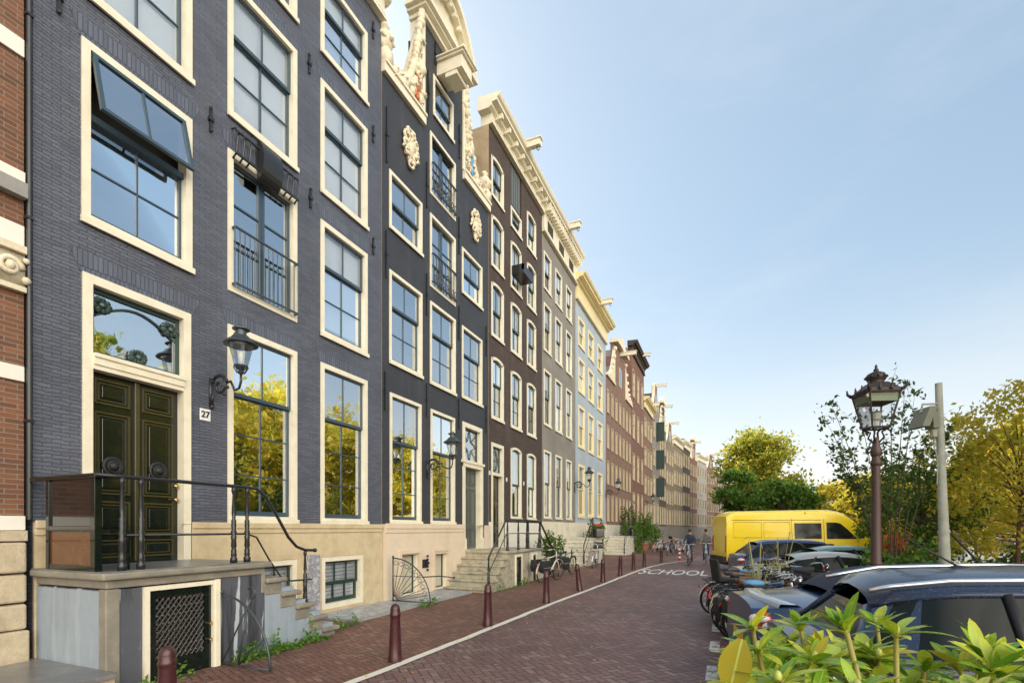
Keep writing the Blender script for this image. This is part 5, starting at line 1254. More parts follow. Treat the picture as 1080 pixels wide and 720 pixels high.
WB = [(3, (-5.35, 21.6, .05), 95, 'cream bicycle with a front crate leaning on the pale steps'), (0, (-5.5, 17.4, .05), 84, 'black bicycle with pannier bags before the weathered grey house'), (7, (-4.6, 36.5, 0), 70, 'white bicycle parked before the twin gable brick house'),
      (4, (-4.4, 38.2, 0), 60, 'silver bicycle parked beyond the twin gable brick house'), (2, (-3.4, 33.8, 0), 80, 'dark blue bicycle beyond the striped posts'), (1, (-2.8, 35.0, 0), 75, 'silver bicycle with a blue saddle cover beyond the striped posts'), (7, (-3.2, 36.6, 0), 85, 'white bicycle in the far cluster beside the cyclists'), (3, (-2.2, 38.0, 0), 95, 'cream bicycle with a crate in the far cluster'),
      (5, (-3.9, 40.5, 0), 70, 'orange bicycle with a child seat in the far cluster'), (6, (-1.2, 37.0, 0), 100, 'grey green bicycle parked behind the cyclists')]
for k_, l_, rz, lb in WB:
    o = copy_tree(BK[k_], label=lb, group=g2); o.location = l_; o.rotation_euler = (R(5), 0, R(rz))

# ------------------------------------------------------------------ people
def person(name, label, joints, edges, radii, loc, rz, top, trousers, hair=True):
    me = bpy.data.meshes.new(name); names = list(joints); ix = {n_: i for i, n_ in enumerate(names)}
    me.from_pydata([joints[n_] for n_ in names], [(ix[a], ix[b]) for a, b in edges], [])
    o = bpy.data.objects.new(name, me); COL.objects.link(o)
    md = o.modifiers.new('s', 'SKIN'); sv = me.skin_vertices[0].data
    for n_ in names: rr = radii[n_]; sv[ix[n_]].radius = (rr, rr) if isinstance(rr, float) else rr
    for v_ in sv: v_.use_root = False
    sv[ix['pelvis']].use_root = True
    o.modifiers.new('d', 'SUBSURF').levels = 2; baked(o)
    me = o.data
    for mt in ('skin', top, trousers, 'black'): me.materials.append(M[mt])
    J = {n_: Vector(p) for n_, p in joints.items()}
    seg = []
    for a, b in edges:
        k = 1
        if a in ('head', 'crown') or b in ('head', 'crown') or 'hand' in b: k = 0
        elif 'knee' in a or 'knee' in b or 'hip' in b: k = 2
        if 'toe' in b: k = 3
        seg.append((J[a], J[b], k))
    for p in me.polygons:
        c = p.center; best = None
        for A_, B_, k in seg:
            ab = B_-A_; t = max(0, min(1, (c-A_).dot(ab)/max(1e-9, ab.dot(ab)))); d = (c-(A_+ab*t)).length
            if best is None or d < best[0]: best = (d, k)
        p.material_index = best[1]; p.use_smooth = True
    o.location = loc; o.rotation_euler = (0, 0, rz); tag(o, label, 'person', 'people riding bicycles')
    h = J['head']; m = MB(); m.ball((h.x-.02, h.y, h.z+.05), 1, 12, (.105,.09,.10)); m.build('hair', 'hair', o, smooth=True)
    m = MB(); [m.ball((h.x+.085, s_*.03, h.z+.0), .012, 6) for s_ in (-1, 1)]; m.prism([(h.x+.09, h.z+.01), (h.x+.12, h.z-.04), (h.x+.09, h.z-.045)], -.012, .012, 'y'); m.build('face', 'black', o); 
    return o
E_ = [('pelvis','waist'),('waist','chest'),('chest','neck'),('neck','head'),('head','crown')]
for s_ in 'lr': E_ += [('chest','sh'+s_),('sh'+s_,'el'+s_),('el'+s_,'wr'+s_),('wr'+s_,'hand'+s_),('pelvis','hip'+s_),('hip'+s_,'knee'+s_),('knee'+s_,'ank'+s_),('ank'+s_,'toe'+s_)]
def rider(phase):
    J = dict(pelvis=(.22,0,.98), waist=(.25,0,1.12), chest=(.32,0,1.36), neck=(.35,0,1.52), head=(.38,0,1.64), crown=(.37,0,1.74))
    for s_, y in (('l', 1), ('r', -1)):
        f = phase*y
        J.update({'sh'+s_: (.32,.17*y,1.42), 'el'+s_: (.42,.26*y,1.18), 'wr'+s_: (.64,.28*y,1.03), 'hand'+s_: (.71,.28*y,1.0), 'hip'+s_: (.24,.10*y,.94),
                  'knee'+s_: (.62,.11*y,.80+.08*f), 'ank'+s_: (.44-.04*f,.11*y,.36+.13*f), 'toe'+s_: (.60-.04*f,.11*y,.30+.13*f)})
    return J
RR = dict(pelvis=.14, waist=.125, chest=.15, neck=.055, head=.085, crown=.06)
for s_ in 'lr': RR.update({'sh'+s_: .065, 'el'+s_: .045, 'wr'+s_: .03, 'hand'+s_: .035, 'hip'+s_: .09, 'knee'+s_: .06, 'ank'+s_: .04, 'toe'+s_: .035})
for i, (x, y, rz, top, lb, bl, k_) in enumerate(((-1.6, 26.6, -92, 'jacket', 'person in a dark jacket riding a bicycle towards the camera, in front', 'white bicycle ridden by the person in front', 7),
        (-.95, 28.6, -88, 'jacket2', 'person in a grey jacket riding a bicycle beside the yellow van', 'bicycle ridden by the person in the grey jacket', 4))):
    person('person', lb, rider(1 if i % 2 else -1), E_, RR, (x, y, .0), R(rz), top, 'jeans')
    o = copy_tree(BK[k_], label=bl, group='bicycles being ridden'); o.location = (x, y, 0); o.rotation_euler = (0, 0, R(rz))

# ------------------------------------------------------------------ cars (local: x forwards, y left, z up, origin under the middle)
def loft(rings, closed_ends=True):
    m = MB(); n = len(rings[0]); vs = [p for r_ in rings for p in r_]
    fs = [(i*n+j, i*n+j+1, (i+1)*n+j+1, (i+1)*n+j) for i in range(len(rings)-1) for j in range(n-1)]
    if closed_ends: fs += [tuple(range(n)), tuple(range((len(rings)-1)*n, len(rings)*n))]
    m.add(vs, fs); return m
def interp(tab, x):
    for (a, b), (c, d) in zip(tab, tab[1:]):
        if x <= c: t = (x-a)/(c-a) if c > a else 0; t = max(0, min(1, t)); return b+(d-b)*t
    return tab[-1][1]
def car(name, label, L_, Wd, paint, deck, belt, roof, xs, loc, rz, roofmat=None, wheel_r=.32, wx=(-1.35, 1.35), glass=True, rails=False, cat='car', antenna=None, taillight=True, spoiler=False, rear_pillar=.0, trim='black', crown=.04):
    """deck: (x,z) line of bonnet/boot; belt: (x,z); roof: list of (x,z,halfwidth) along the roof; xs: (rear base, front base) of the greenhouse"""
    r_ = empty(name, loc, rz, label, cat, 'cars parked at an angle towards the canal')
    h = Wd/2; rings = []; k = 30
    for i in range(k+1):
        x = -L_/2+L_*i/k; e = abs(x)/(L_/2); hw = h*(1-.16*max(0, e-.72)**1.6/.13); 
        zb_ = .22+(.12 if i in (0, k) else 0); bz = interp(belt, x); dz = max(interp(deck, x), bz-.0); dz = interp(deck, x)
        bz = min(bz, dz+.02) if not (xs[0] < x < xs[1]) else bz
        half = [(.0, zb_), (hw*.8, zb_), (hw*.97, zb_+.08), (hw, .45), (hw*.985, bz-.14), (hw*.95, bz-.03), (hw*.90, max(bz, dz-.02)), (hw*.6, dz+.02), (0, dz+.035)]
        rings.append([(x, y, z) for y, z in half[::1]]+[(x, -y, z) for y, z in half[-2::-1]])
    m = loft(rings); body = m.build('body', paint, r_, smooth=True)
    # wheel arches
    cutm = MB()
    for x in wx: cutm.lathe((x, -h-.1, wheel_r), [(wheel_r+.06, 0), (wheel_r+.06, 2*h+.2)], 28, 'y')
    cut = cutm.build('cutter', 'black'); bo = body.modifiers.new('b', 'BOOLEAN'); bo.object = cut; bo.operation = 'DIFFERENCE'; bo.solver = 'EXACT'
    baked(body); bpy.data.objects.remove(cut)
    body.data.polygons.foreach_set('use_smooth', [True]*len(body.data.polygons)); body.data.set_sharp_from_angle(angle=R(40))
    MB().box(wx[0]-.5, wx[1]+.5, -h+.25, h-.25, .2, .62).build('underbody', 'black', r_)
    for x in wx:
        for s_ in (-1, 1):
            y0 = s_*(h-.21) if s_ > 0 else -(h-.01); m = MB(); m.lathe((x, y0 if s_ < 0 else h-.21, wheel_r), [(wheel_r*.7,0),(wheel_r*.96,.01),(wheel_r,.05),(wheel_r,.15),(wheel_r*.96,.2),(wheel_r*.7,.2)], 26, 'y')
            w = m.build('wheel', 'black', r_, smooth=False, auto=True)
            m = MB(); yo = s_*(h-.015); m.lathe((x, min(yo, yo-s_*.03), wheel_r), [(wheel_r*.66,0),(wheel_r*.66,.03)], 22, 'y')
            m.build('rim', 'alu', w)
    # roof
    pts = roof; n = len(pts); rings = []
    for (x, z, hw) in pts: rings.append([(x, y*hw, z-dz_) for y, dz_ in ((-1,.06), (-.98,.02), (-.9,-.005), (-.5,-crown*.75), (0,-crown), (.5,-crown*.75), (.9,-.005), (.98,.02), (1,.06))])
    loft(rings, False).build('roof', roofmat or paint, r_, smooth=True)
    # greenhouse glass and pillars
    xr0, xf0 = xs; (xr1, zr1, hr1), (xf1, zf1, hf1) = pts[0], pts[-1]
    zb0, zb1 = interp(belt, xr0), interp(belt, xf0); hb = h*.915
    gl = MB(); S_ = []
    for s_ in (-1, 1):
        k = 10
        bot = [(xr0+(xf0-xr0)*i/k, s_*hb, interp(belt, xr0+(xf0-xr0)*i/k)-.02) for i in range(k+1)]
        top = []
        for i in range(k+1):
            t = i/k; xx = xr1+(xf1-xr1)*t; j = interp([(p[0], p[1]) for p in pts], xx); hw_ = interp([(p[0], p[2]) for p in pts], xx); top.append((xx, s_*hw_, j-.05))
        gl.add(bot+top, [(i, i+1, k+2+i, k+1+i) for i in range(k)]); S_.append((bot, top))
        gl.build('side_window', 'carglass', r_, smooth=True); gl = MB()
    m = MB(); (b0_, t0_), (b1_, t1_) = S_
    m.add([b0_[-1], b1_[-1], t1_[-1], t0_[-1]], [(0,1,2,3)]); m.build('windscreen', 'carglass', r_)
    m = MB(); m.add([b0_[0], b1_[0], t1_[0], t0_[0]], [(0,1,2,3)]); m.build('rear_window', 'carglass', r_)
    m = MB()
    for (bot, top) in S_:
        for q, rr in ((0, .03), (10, .03)): m.tube([bot[q], top[q]], rr, 6)
        sg_ = 1 if bot[0][1] > 0 else -1; fr_ = .5+rear_pillar*12
        P_ = []
        for q in (bot, top):
            for t in (0, fr_*.5, fr_): j = int(t); u = t-j; A_, B_ = Vector(q[j]), Vector(q[min(10, j+1)]); P_.append(A_.lerp(B_, u)+Vector((0, sg_*.006, 0)))
        m.add(P_, [(0,1,4,3), (1,2,5,4)])
        m.tube([(p[0], p[1], p[2]) for p in top], .022, 6)
    m.build('pillar', paint, r_, smooth=True)
    m = MB()
    for (bot, top) in S_:
        sg_ = 1 if bot[0][1] > 0 else -1
        for q, w_ in ((3, .03), (6, .045)):
            a, b = Vector(bot[q]), Vector(top[q]); m.tube([a+Vector((0,sg_*.004,0)), b+Vector((0,sg_*.004,0))], w_, 5)
        m.tube([(p[0], p[1]*1.004, p[2]+.02) for p in bot], .014, 5)
    m.build('window_trim', trim, r_, smooth=True)
    m = MB(); m.box(xr0+.3, xf0-.3, -hb+.1, hb-.1, .5, min(zb0, zb1)-.05)
    for x in (-.5, .45):
        for s_ in (-1, 1): m.box(x, x+.16, s_*.4-.22, s_*.4+.22, .6, zb0+.22); m.box(x+.02, x+.12, s_*.4-.12, s_*.4+.12, zb0+.22, zb0+.38)
    m.build('seats', 'blackfabric', r_)
    zt_ = interp(deck, -L_/2+.1)
    if taillight:
        m = MB()
        for s_ in (-1, 1): m.ball((-L_/2+.10, s_*(h-.20), zt_-.15), 1, 12, (.12,.13,.11))
        m.build('tail_light', 'red', r_, smooth=True)
        m = MB(); 
        for s_ in (-1, 1): m.ball((-L_/2+.07, s_*(h-.16), zt_-.12), 1, 10, (.11,.11,.05))
        m.build('reversing_light', 'whitepl', r_, smooth=True)
    m = MB()
    for s_ in (-1, 1): m.ball((L_/2-.13, s_*(h-.32), .66), 1, 10, (.13,.16,.08))
    m.build('headlight', 'chrome', r_, smooth=True)
    m = MB()
    for s_ in (-1, 1): m.ball((xf0-.35, s_*(h+.07), zb1+.04), 1, 10, (.07,.10,.075))
    m.build('wing_mirror', paint, r_, smooth=True)
    m = MB(); [m.box(x, x+.02, s_*(h*.985), s_*(h*.985)+s_*.003, .35, zb0-.05) if 0 else m.box(x, x+.14, s_*h-.006, s_*h+.02, .78, .81) for x in (-.45, .5) for s_ in (-1, 1)]
    m.build('door_handle', paint, r_)
    MB().box(-L_/2-.012, -L_/2+.01, -.26, .26, .5, .61).build('number_plate', 'numyellow', r_)
    if rails:
        m = MB()
        for s_ in (-1, 1):
            P = [(x, s_*(hw-.05), z+.028) for x, z, hw in pts[1:-1]]; P = [(P[0][0]-.12, P[0][1], P[0][2]-.03)]+P+[(P[-1][0]+.12, P[-1][1], P[-1][2]-.03)]; m.tube(P, .016, 8)
        m.build('roof_rail', 'alu', r_, smooth=True)
    if antenna:
        m = MB(); ax, az = antenna; m.ball((ax, 0, az), 1, 10, (.09,.045,.045)); m.tube([(ax, 0, az+.03), (ax-.33, 0, az+.24)], [.008, .004], 5); m.build('antenna', 'black', r_, smooth=True)
    if spoiler:
        m = MB(); k = 12; P = [(-L_/2+.13+.16*(abs(t)**2.2), h*.84*t, zt_+.05-.03*abs(t)**3) for t in [-1+2*i/k for i in range(k+1)]]; vs = []
        for x, y, z in P: vs += [(x-.05, y, z-.03), (x-.03, y, z+.012), (x+.12, y, z+.012), (x+.2, y, z-.02)]
        m.add(vs, [(4*i+q, 4*i+q+1, 4*i+q+5, 4*i+q+4) for i in range(k) for q in range(3)]); m.build('boot_lip', 'spoilersheen', r_, smooth=True)
    return r_
# dark estate, nearest
def atlat(lat, d): return spot(540+lat/d*528, d)
def anchor(lx, ly, px_, d, rz):
    p = spot(px_, d); return p-Vector((lx*math.cos(rz)-ly*math.sin(rz), lx*math.sin(rz)+ly*math.cos(rz), 0))
car('parked_car', 'dark rain spotted estate car with silver roof rails, nearest the camera', 3.9, 1.84, 'cardark', [(-1.95,.98),(-1.85,1.02),(1.0,1.0),(1.3,.95),(1.85,.78),(1.95,.66)], [(-1.95,.96),(1.1,.94),(1.95,.8)],
    [(-1.52,1.33,.40),(-1.42,1.40,.54),(-1.15,1.45,.62),(-.4,1.485,.65),(.3,1.475,.65),(.55,1.44,.62)], (-1.74, 1.2), anchor(-1.42, -.56, 945, 3.15, TH-R(18)), TH-R(18), rails=True, wx=(-1.2, 1.25), crown=.065, antenna=(-.85, 1.50), rear_pillar=.05)
car('parked_car', 'midnight blue convertible with a navy canvas roof and a sky sheen painted on its spoiler', 4.5, 1.8, 'carnavy', [(-2.25,.98),(-1.6,1.03),(1.0,.98),(1.5,.92),(2.15,.75),(2.25,.62)], [(-2.25,.94),(1.2,.92),(2.25,.78)],
    [(-1.42,1.10,.66),(-1.2,1.24,.62),(-.85,1.33,.61),(-.2,1.38,.61),(.40,1.31,.60)], (-1.62, 1.1), anchor(-2.2, -.6, 796, 5.35, TH-R(14)), TH-R(14), roofmat='softtop', antenna=None, spoiler=True, rear_pillar=.09)
car('parked_car', 'silver grey coupe seen behind the parked bicycles', 4.2, 1.74, 'carsilver', [(-2.1,.82),(-1.5,.86),(.9,.87),(1.3,.84),(1.95,.7),(2.1,.6)], [(-2.1,.80),(1.1,.83),(2.1,.7)],
    [(-.95,1.12,.58),(-.6,1.18,.6),(-.1,1.22,.6),(.3,1.20,.6),(.5,1.16,.58)], (-1.75, 1.25), anchor(-1.9, -.7, 793, 11.6, TH-R(12)), TH-R(12))
car('parked_car', 'dark blue hatchback in front of the yellow van', 4.0, 1.7, 'carblue', [(-2.0,1.0),(-1.8,1.02),(.8,1.0),(1.2,.97),(1.85,.82),(2.0,.65)], [(-2.0,.98),(1.0,.95),(2.0,.8)],
    [(-1.45,1.36,.56),(-1.2,1.42,.6),(-.5,1.45,.61),(.1,1.43,.6),(.35,1.39,.58)], (-1.85, 1.15), anchor(-1.95, -.7, 781, 14.6, TH-R(12)), TH-R(12))
car('parked_car', 'grey green car with its bonnet towards the canal, beside the silver coupe', 4.1, 1.72, 'cargreen', [(-2.05,.9),(-1.5,.94),(1.0,.93),(1.4,.88),(1.95,.74),(2.05,.6)], [(-2.05,.88),(1.1,.9),(2.05,.75)],
    [(-.95,1.22,.58),(-.5,1.30,.6),(0,1.31,.6),(.4,1.27,.58)], (-1.7, 1.25), anchor(-1.9, -.7, 822, 13.1, TH-R(12)), TH-R(12))

# yellow van
vn = empty('delivery_van', anchor(-3.15, -.95, 766, 20.9, TH-R(6)), TH-R(6), 'yellow high roof van with black side windows', 'van', 'cars parked at an angle towards the canal')
Lv, hv = 6.3, 1.0
side = [(-3.15,.38),(-3.13,1.6),(-3.02,2.42),(-2.9,2.52),(.9,2.58),(1.35,2.5),(1.75,2.3),(2.35,1.66),(2.55,1.30),(3.0,1.12),(3.13,.92),(3.15,.42)]
def van_ring(hh): return hh
def sec(x):
    top = interp([(p[0], p[1]) for p in side[1:]], x); return top
rings = []; K = 34
for i in range(K+1):
    x = -3.15+6.3*i/K; zt_ = sec(max(x, -3.129)); e = max(0, (x-2.2)/.95); hw = hv*(1-.16*e*e); rr = .0
    zt2 = zt_ if i not in (0,) else 2.3
    up = max(.0, (zt_-1.25)/1.35)
    half = [(0,.38),(hw*.9,.38),(hw,.5),(hw*1.0,.9),(hw*.995,min(1.25, zt_-.16)),(hw*(1-.10*up),max(min(1.3, zt_-.1), zt2-.22)),(hw*(1-.16*up),zt2-.07),(hw*(.82-.12*up),zt2),(0,zt2+.02)]
    rings.append([(x,y,z) for y, z in half]+[(x,-y,z) for y, z in half[-2::-1]])
body = loft(rings).build('body', 'vanyellow', vn, smooth=True)
cm = MB(); [cm.lathe((x, -1.2, .36), [(.43,0),(.43,2.4)], 28, 'y') for x in (-2.0, 2.0)]; cut = cm.build('cutter', 'black')
bo = body.modifiers.new('b', 'BOOLEAN'); bo.object = cut; bo.operation = 'DIFFERENCE'; bo.solver = 'EXACT'; baked(body); bpy.data.objects.remove(cut)
body.data.polygons.foreach_set('use_smooth', [True]*len(body.data.polygons)); body.data.set_sharp_from_angle(angle=R(40))
MB().box(-3.0, 2.9, -.75, .75, .25, .85).build('underbody', 'black', vn)
m = MB(); m.box(-3.28, -3.1, -.95, .95, .36, .62); m.box(-3.1, -2.5, -1.015, -.98, .36, .60) ; m.box(-1.5, 1.5, -1.015, -.99, .36, .5); m.build('bumper', 'black', vn, bevel=.02)
for x in (-2.0, 2.0):
    for s_ in (-1, 1):
        m = MB(); m.lathe((x, -.99 if s_ < 0 else .77, .35), [(.2,0),(.33,.01),(.35,.05),(.35,.17),(.33,.22),(.2,.22)], 24, 'y'); w = m.build('wheel', 'black', vn, auto=True, smooth=True)
        m = MB(); yo = s_*.985; m.lathe((x, min(yo, yo-s_*.03), .35), [(.2,0),(.21,.03)], 18, 'y'); m.build('rim', 'alu', w)
# side openings: the wall leans in with height, so each pane follows the local half width
def vside(x, z, off=.006):
    zt_ = sec(x); up = max(0, (zt_-1.25)/1.35); e = max(0, (x-2.2)/.95); hw = hv*(1-.16*e*e)
    z1 = min(1.25, zt_-.16); z2 = max(min(1.3, zt_-.1), zt_-.22); w1, w2 = hw*.995, hw*(1-.10*up)
    t = max(0, min(1, (z-z1)/max(.01, z2-z1))); return w1+(w2-w1)*t+off
def vpanel(name, pts, mat, parent=vn, off=.006, th=0):
    for s_ in (-1, 1):
        m = MB(); n = len(pts); m.add([(x, s_*vside(x, z, off), z) for x, z in pts], [tuple(range(n))]); m.build(name, mat, parent)
def grid_panel(name, x0, x1, z0, z1, mat, off):
    for s_ in (-1, 1):
        m = MB(); nx, nz = 6, 5
        m.add([(x0+(x1-x0)*i/nx, s_*vside(x0+(x1-x0)*i/nx, z0+(z1-z0)*j/nz, off), z0+(z1-z0)*j/nz) for j in range(nz+1) for i in range(nx+1)], [(j*(nx+1)+i, j*(nx+1)+i+1, (j+1)*(nx+1)+i+1, (j+1)*(nx+1)+i) for i in range(nx) for j in range(nz)])
        m.build(name, mat, vn, smooth=True)
grid_panel('side_window', -.45, .60, 1.38, 2.02, 'vanglass', .008)
vpanel('cab_window', [(.80,1.38),(1.95,1.38),(1.75,1.62),(1.35,2.0),(1.15,2.05),(.80,2.05)], 'vanglass', off=.012)
m = MB(); zs_ = [(1.36,2.47),(1.76,2.27),(2.33,1.66)]
m.add([(x+.02, s_*hv*(1-.16*max(0,(sec(x)-1.25)/1.35))*.86, sec(x)+.02) for x in (1.62, 1.85, 2.1, 2.36) for s_ in (-1, 1)], [(0,1,3,2),(2,3,5,4),(4,5,7,6)]); m.build('windscreen', 'vanglass', vn)
for s_ in (-1, 1):
    m = MB(); Y_ = lambda x, z, o=.010: s_*vside(x, z, o)
    for (x0, x1, z0, z1) in ((-2.85,-1.75,1.42,2.06), (-1.65,-.62,1.42,2.06)):
        P = [(x0,z0),(x1,z0),(x1,z1),(x0,z1)]; m.tube([(x, Y_(x, z, .0), z) for x, z in P], .012, 5, closed=True)
    for x in (-.55, .70, 2.0): m.tube([(x, Y_(x, z, 0), z) for z in (.55, 1.0, 1.3, 1.8, 2.2 if x < 1 else 1.5)], .010, 5)
    m.tube([(x, Y_(x, 2.15, 0), 2.15) for x in (-2.95, -1, .6)], .012, 5)
    m.build('panel_seam', 'vanseam', vn, smooth=True)
    m = MB(); m.box(-1.6, -.6, min(s_*.99, s_*1.01), max(s_*.99, s_*1.01), 1.17, 1.22); m.build('door_track', 'black', vn)
    m = MB(); m.box(2.0, 2.12, min(s_*1.0, s_*1.22), max(s_*1.0, s_*1.22), 1.4, 1.68); m.build('wing_mirror', 'black', vn, bevel=.03)
    m = MB(); m.ball((3.0, s_*.72, .98), 1, 10, (.15,.18,.13)); m.build('headlight', 'chrome', vn, smooth=True)
    MB().box(-3.16, -3.12, min(s_*.82, s_*.96), max(s_*.82, s_*.96), .8, 1.5).build('tail_light', 'red', vn)
m = MB(); m.ball((.0, -.84, 2.42), .05, 6); m.box(-3.14, -3.12, -.28, .28, .7, .82); m.build('roof_lamp', 'black', vn)
M_ = None
# ------------------------------------------------------------------ trees
def leaf_mesh(name, centers, size, rng, mat, parent, elong=1.6, flat=0.):
    """centers: n x 3 leaf positions; one folded leaf (two quads) each"""
    n = len(centers); a = rng.normal(size=(n, 3)); a /= np.linalg.norm(a, axis=1, keepdims=True)
    b = rng.normal(size=(n, 3)); b -= a*np.sum(a*b, axis=1, keepdims=True); b /= np.linalg.norm(b, axis=1, keepdims=True)
    s = (size*rng.uniform(.6, 1.3, n))[:, None]; c = np.cross(a, b)
    P = np.stack([centers-a*s*elong*.5, centers+b*s*.42+c*s*.12, centers+a*s*elong*.5, centers-b*s*.42+c*s*.12], axis=1).reshape(-1, 3)
    me = bpy.data.meshes.new(name); me.vertices.add(4*n); me.vertices.foreach_set('co', P.ravel().astype(np.float32))
    me.loops.add(4*n); me.loops.foreach_set('vertex_index', np.arange(4*n, dtype=np.int32)); me.polygons.add(n)
    me.polygons.foreach_set('loop_start', np.arange(0, 4*n, 4, dtype=np.int32)); me.polygons.foreach_set('loop_total', np.full(n, 4, dtype=np.int32))
    me.update(calc_edges=True); me.materials.append(M[mat]); o = bpy.data.objects.new(name, me); COL.objects.link(o); o.parent = parent; return o
def tree(name, label, loc, H, rad, base, leafmat, n, size, seed, tr=.16, bark='bark', group=None, dens=1., squash=1., tips=46, clump=.5, lean=(0, 0), cat='tree'):
    r_ = empty(name, loc, 0, label, cat, group); rnd = random.Random(seed); rng = np.random.default_rng(seed)
    m = MB(); tp = []
    c0 = Vector((lean[0], lean[1], base+(H-base)*.45))
    trunk = [Vector((0,0,-.1)), Vector((lean[0]*.2+rnd.uniform(-.1,.1), lean[1]*.2, base*.5)), Vector((lean[0]*.5, lean[1]*.5+rnd.uniform(-.1,.1), base)), Vector((lean[0]*.8, lean[1]*.8, base+(H-base)*.4)), Vector((lean[0], lean[1], H*.93))]
    m.tube(trunk, [tr*1.3, tr, tr*.85, tr*.5, tr*.12], 8)
    for i in range(tips):
        # tips spread over the crown's volume
        u = rnd.uniform(-.9, 1); w = rnd.uniform(0, 6.283); q = math.sqrt(max(0, 1-u*u)); rr = rnd.uniform(.45, 1.)**.6*(.85+.3*rnd.random())
        p = c0+Vector((q*math.cos(w)*rad*rr, q*math.sin(w)*rad*rr, u*(H-base)*.5*rr*squash))
        t = max(.05, min(.9, (p.z-base*.7)/(H-base*.7)*.8)); k = t*3; j = min(2, int(k))
        A = trunk[2].lerp(trunk[4], t*.8) if t > .1 else trunk[2]
        mid = A.lerp(p, .5)+Vector((rnd.uniform(-.2,.2), rnd.uniform(-.2,.2), rnd.uniform(0,.3)))*rad*.25
        r0 = tr*.42*(1-t*.6); m.tube([A, mid, p], [r0, r0*.55, r0*.12], 5, cap=False); tp.append(p)
        for k2 in range(3):
            e = p+Vector((rnd.uniform(-1,1), rnd.uniform(-1,1), rnd.uniform(-.6,.8)))*rad*.22; m.tube([mid.lerp(p, .6), e], [r0*.25, r0*.08], 4, cap=False); tp.append(e)
    m.build('trunk', bark, r_, smooth=True)
    T = np.array([tuple(p) for p in tp]); w = rng.uniform(.3, 1.7, len(T)); w /= w.sum()
    idx = rng.choice(len(T), n, p=w); C = T[idx]+rng.normal(size=(n, 3))*rad*clump*np.array([.36, .36, .26])*rng.uniform(.4, 1.2, (len(T)))[idx][:, None]
    leaf_mesh('crown', C, size, rng, leafmat, r_); return r_
tree('tree', 'golden quay tree mirrored in the light above the door of number 27', (9.0, 9.6, 0), 12., 2.3, 3.2, 'leafmix', 11000, .2, 71, .17, group='trees along the near quay', tips=55)
GF = 'trees on the far bank of the canal'
tree('tree', 'big golden topped tree at the end of the street behind the van', tuple(spot(803, 72)), 15.8, 4.9, 2.6, 'leafmix', 15000, .38, 11, .35, group='trees along the near quay', tips=60)
tree('tree', 'smaller dark green tree at the left foot of the big golden tree', tuple(spot(783, 62)), 9.6, 2.5, 1.6, 'leafgreen', 6500, .28, 12, .2, group='trees along the near quay')
tree('tree', 'low round green tree right of the big golden tree above the van', (4.9, 50, 0), 6.6, 2.3, 1.2, 'leafgreen', 5200, .26, 13, .15, group='trees along the near quay')
tree('tree', 'green tree right of the van roof', (9.3, 52, 0), 6.2, 2.8, 1., 'leafgold', 6000, .27, 14, .15, group='trees along the near quay')
tree('tree', 'pale yellow green tree further right behind the street lamp', (11.5, 46, -1), 7.0, 3.2, 1., 'leafgold', 6000, .28, 24, .15, group='trees along the near quay')
FAR = [(31, 24, 15.5, 5.2), (32, 33, 16.5, 5.4), (31, 42, 15.5, 5.2), (32, 52, 16, 5.4), (31.5, 62, 15, 5), (33, 72, 15, 5.2), (35, 84, 14.5, 5), (38, 97, 14, 5), (42, 112, 14, 5.5), (48, 128, 14, 5.5), (34, 15, 15, 5), (31, 8, 14, 5), (30, 90, 9, 4)]
FL = ['outermost', 'second', 'third', 'fourth', 'fifth', 'sixth', 'seventh', 'eighth', 'ninth', 'farthest', '', '', '']
fl = ['tall golden canal tree reflected in the ground floor windows', 'golden tree standing opposite the slate blue house', 'broad golden tree opposite the charcoal house', 'sunlit golden tree at the right edge across the canal', 'golden tree behind the white boat across the canal', 'sunlit yellow tree across the canal right of the pale pole',
      'yellow tree across the canal behind the pale pole', 'yellow tree across the canal between pole and street lamp', 'sunlit tree across the canal behind the street lamp', 'farthest yellow tree across the canal, left of the street lamp', 'golden tree opposite the doorway of number 27', 'golden tree opposite the brick and stone house', 'low yellow tree over the water behind the street lamp']
for i, ((x, y, h_, r0), lb) in enumerate(zip(FAR, fl)):
    tree('tree', lb, (x, y, 0), h_+(1.6 if 40 < y < 90 else 0), r0*1.08, 2.4, 'leafgold', 15000, .38, 30+i, .25, group=GF, tips=60)
# dark saplings just behind the lamp and at the right edge
tree('young_tree', 'dark leafy young tree behind the street lamp with thin twigs reaching up left', tuple(spot(976, 13.5)), 4.0, 1.3, .5, 'leafgreen', 7000, .078, 51, .06, group='young trees on the quay', tips=70, clump=.34, lean=(-.1, .1))
tree('young_tree', 'lower dark bush like tree between the van and the street lamp', tuple(spot(970, 18.5)), 4.2, 1.2, .3, 'leafmix', 4500, .085, 52, .05, group='young trees on the quay', tips=50, clump=.35)
tree('young_tree', 'young tree with reddish stems at the right edge', tuple(spot(1072, 11.5)), 5.0, 1.6, 1.2, 'leafgold', 8500, .08, 53, .055, 'redbark', group='young trees on the quay', tips=60, clump=.34, lean=(.1, 0))
tree('young_tree', 'thin young tree between the pale pole and the right edge', tuple(spot(1028, 16)), 4.4, 1.3, 1.1, 'leafgold', 3200, .08, 54, .05, 'redbark', group='young trees on the quay', tips=50, clump=.34)
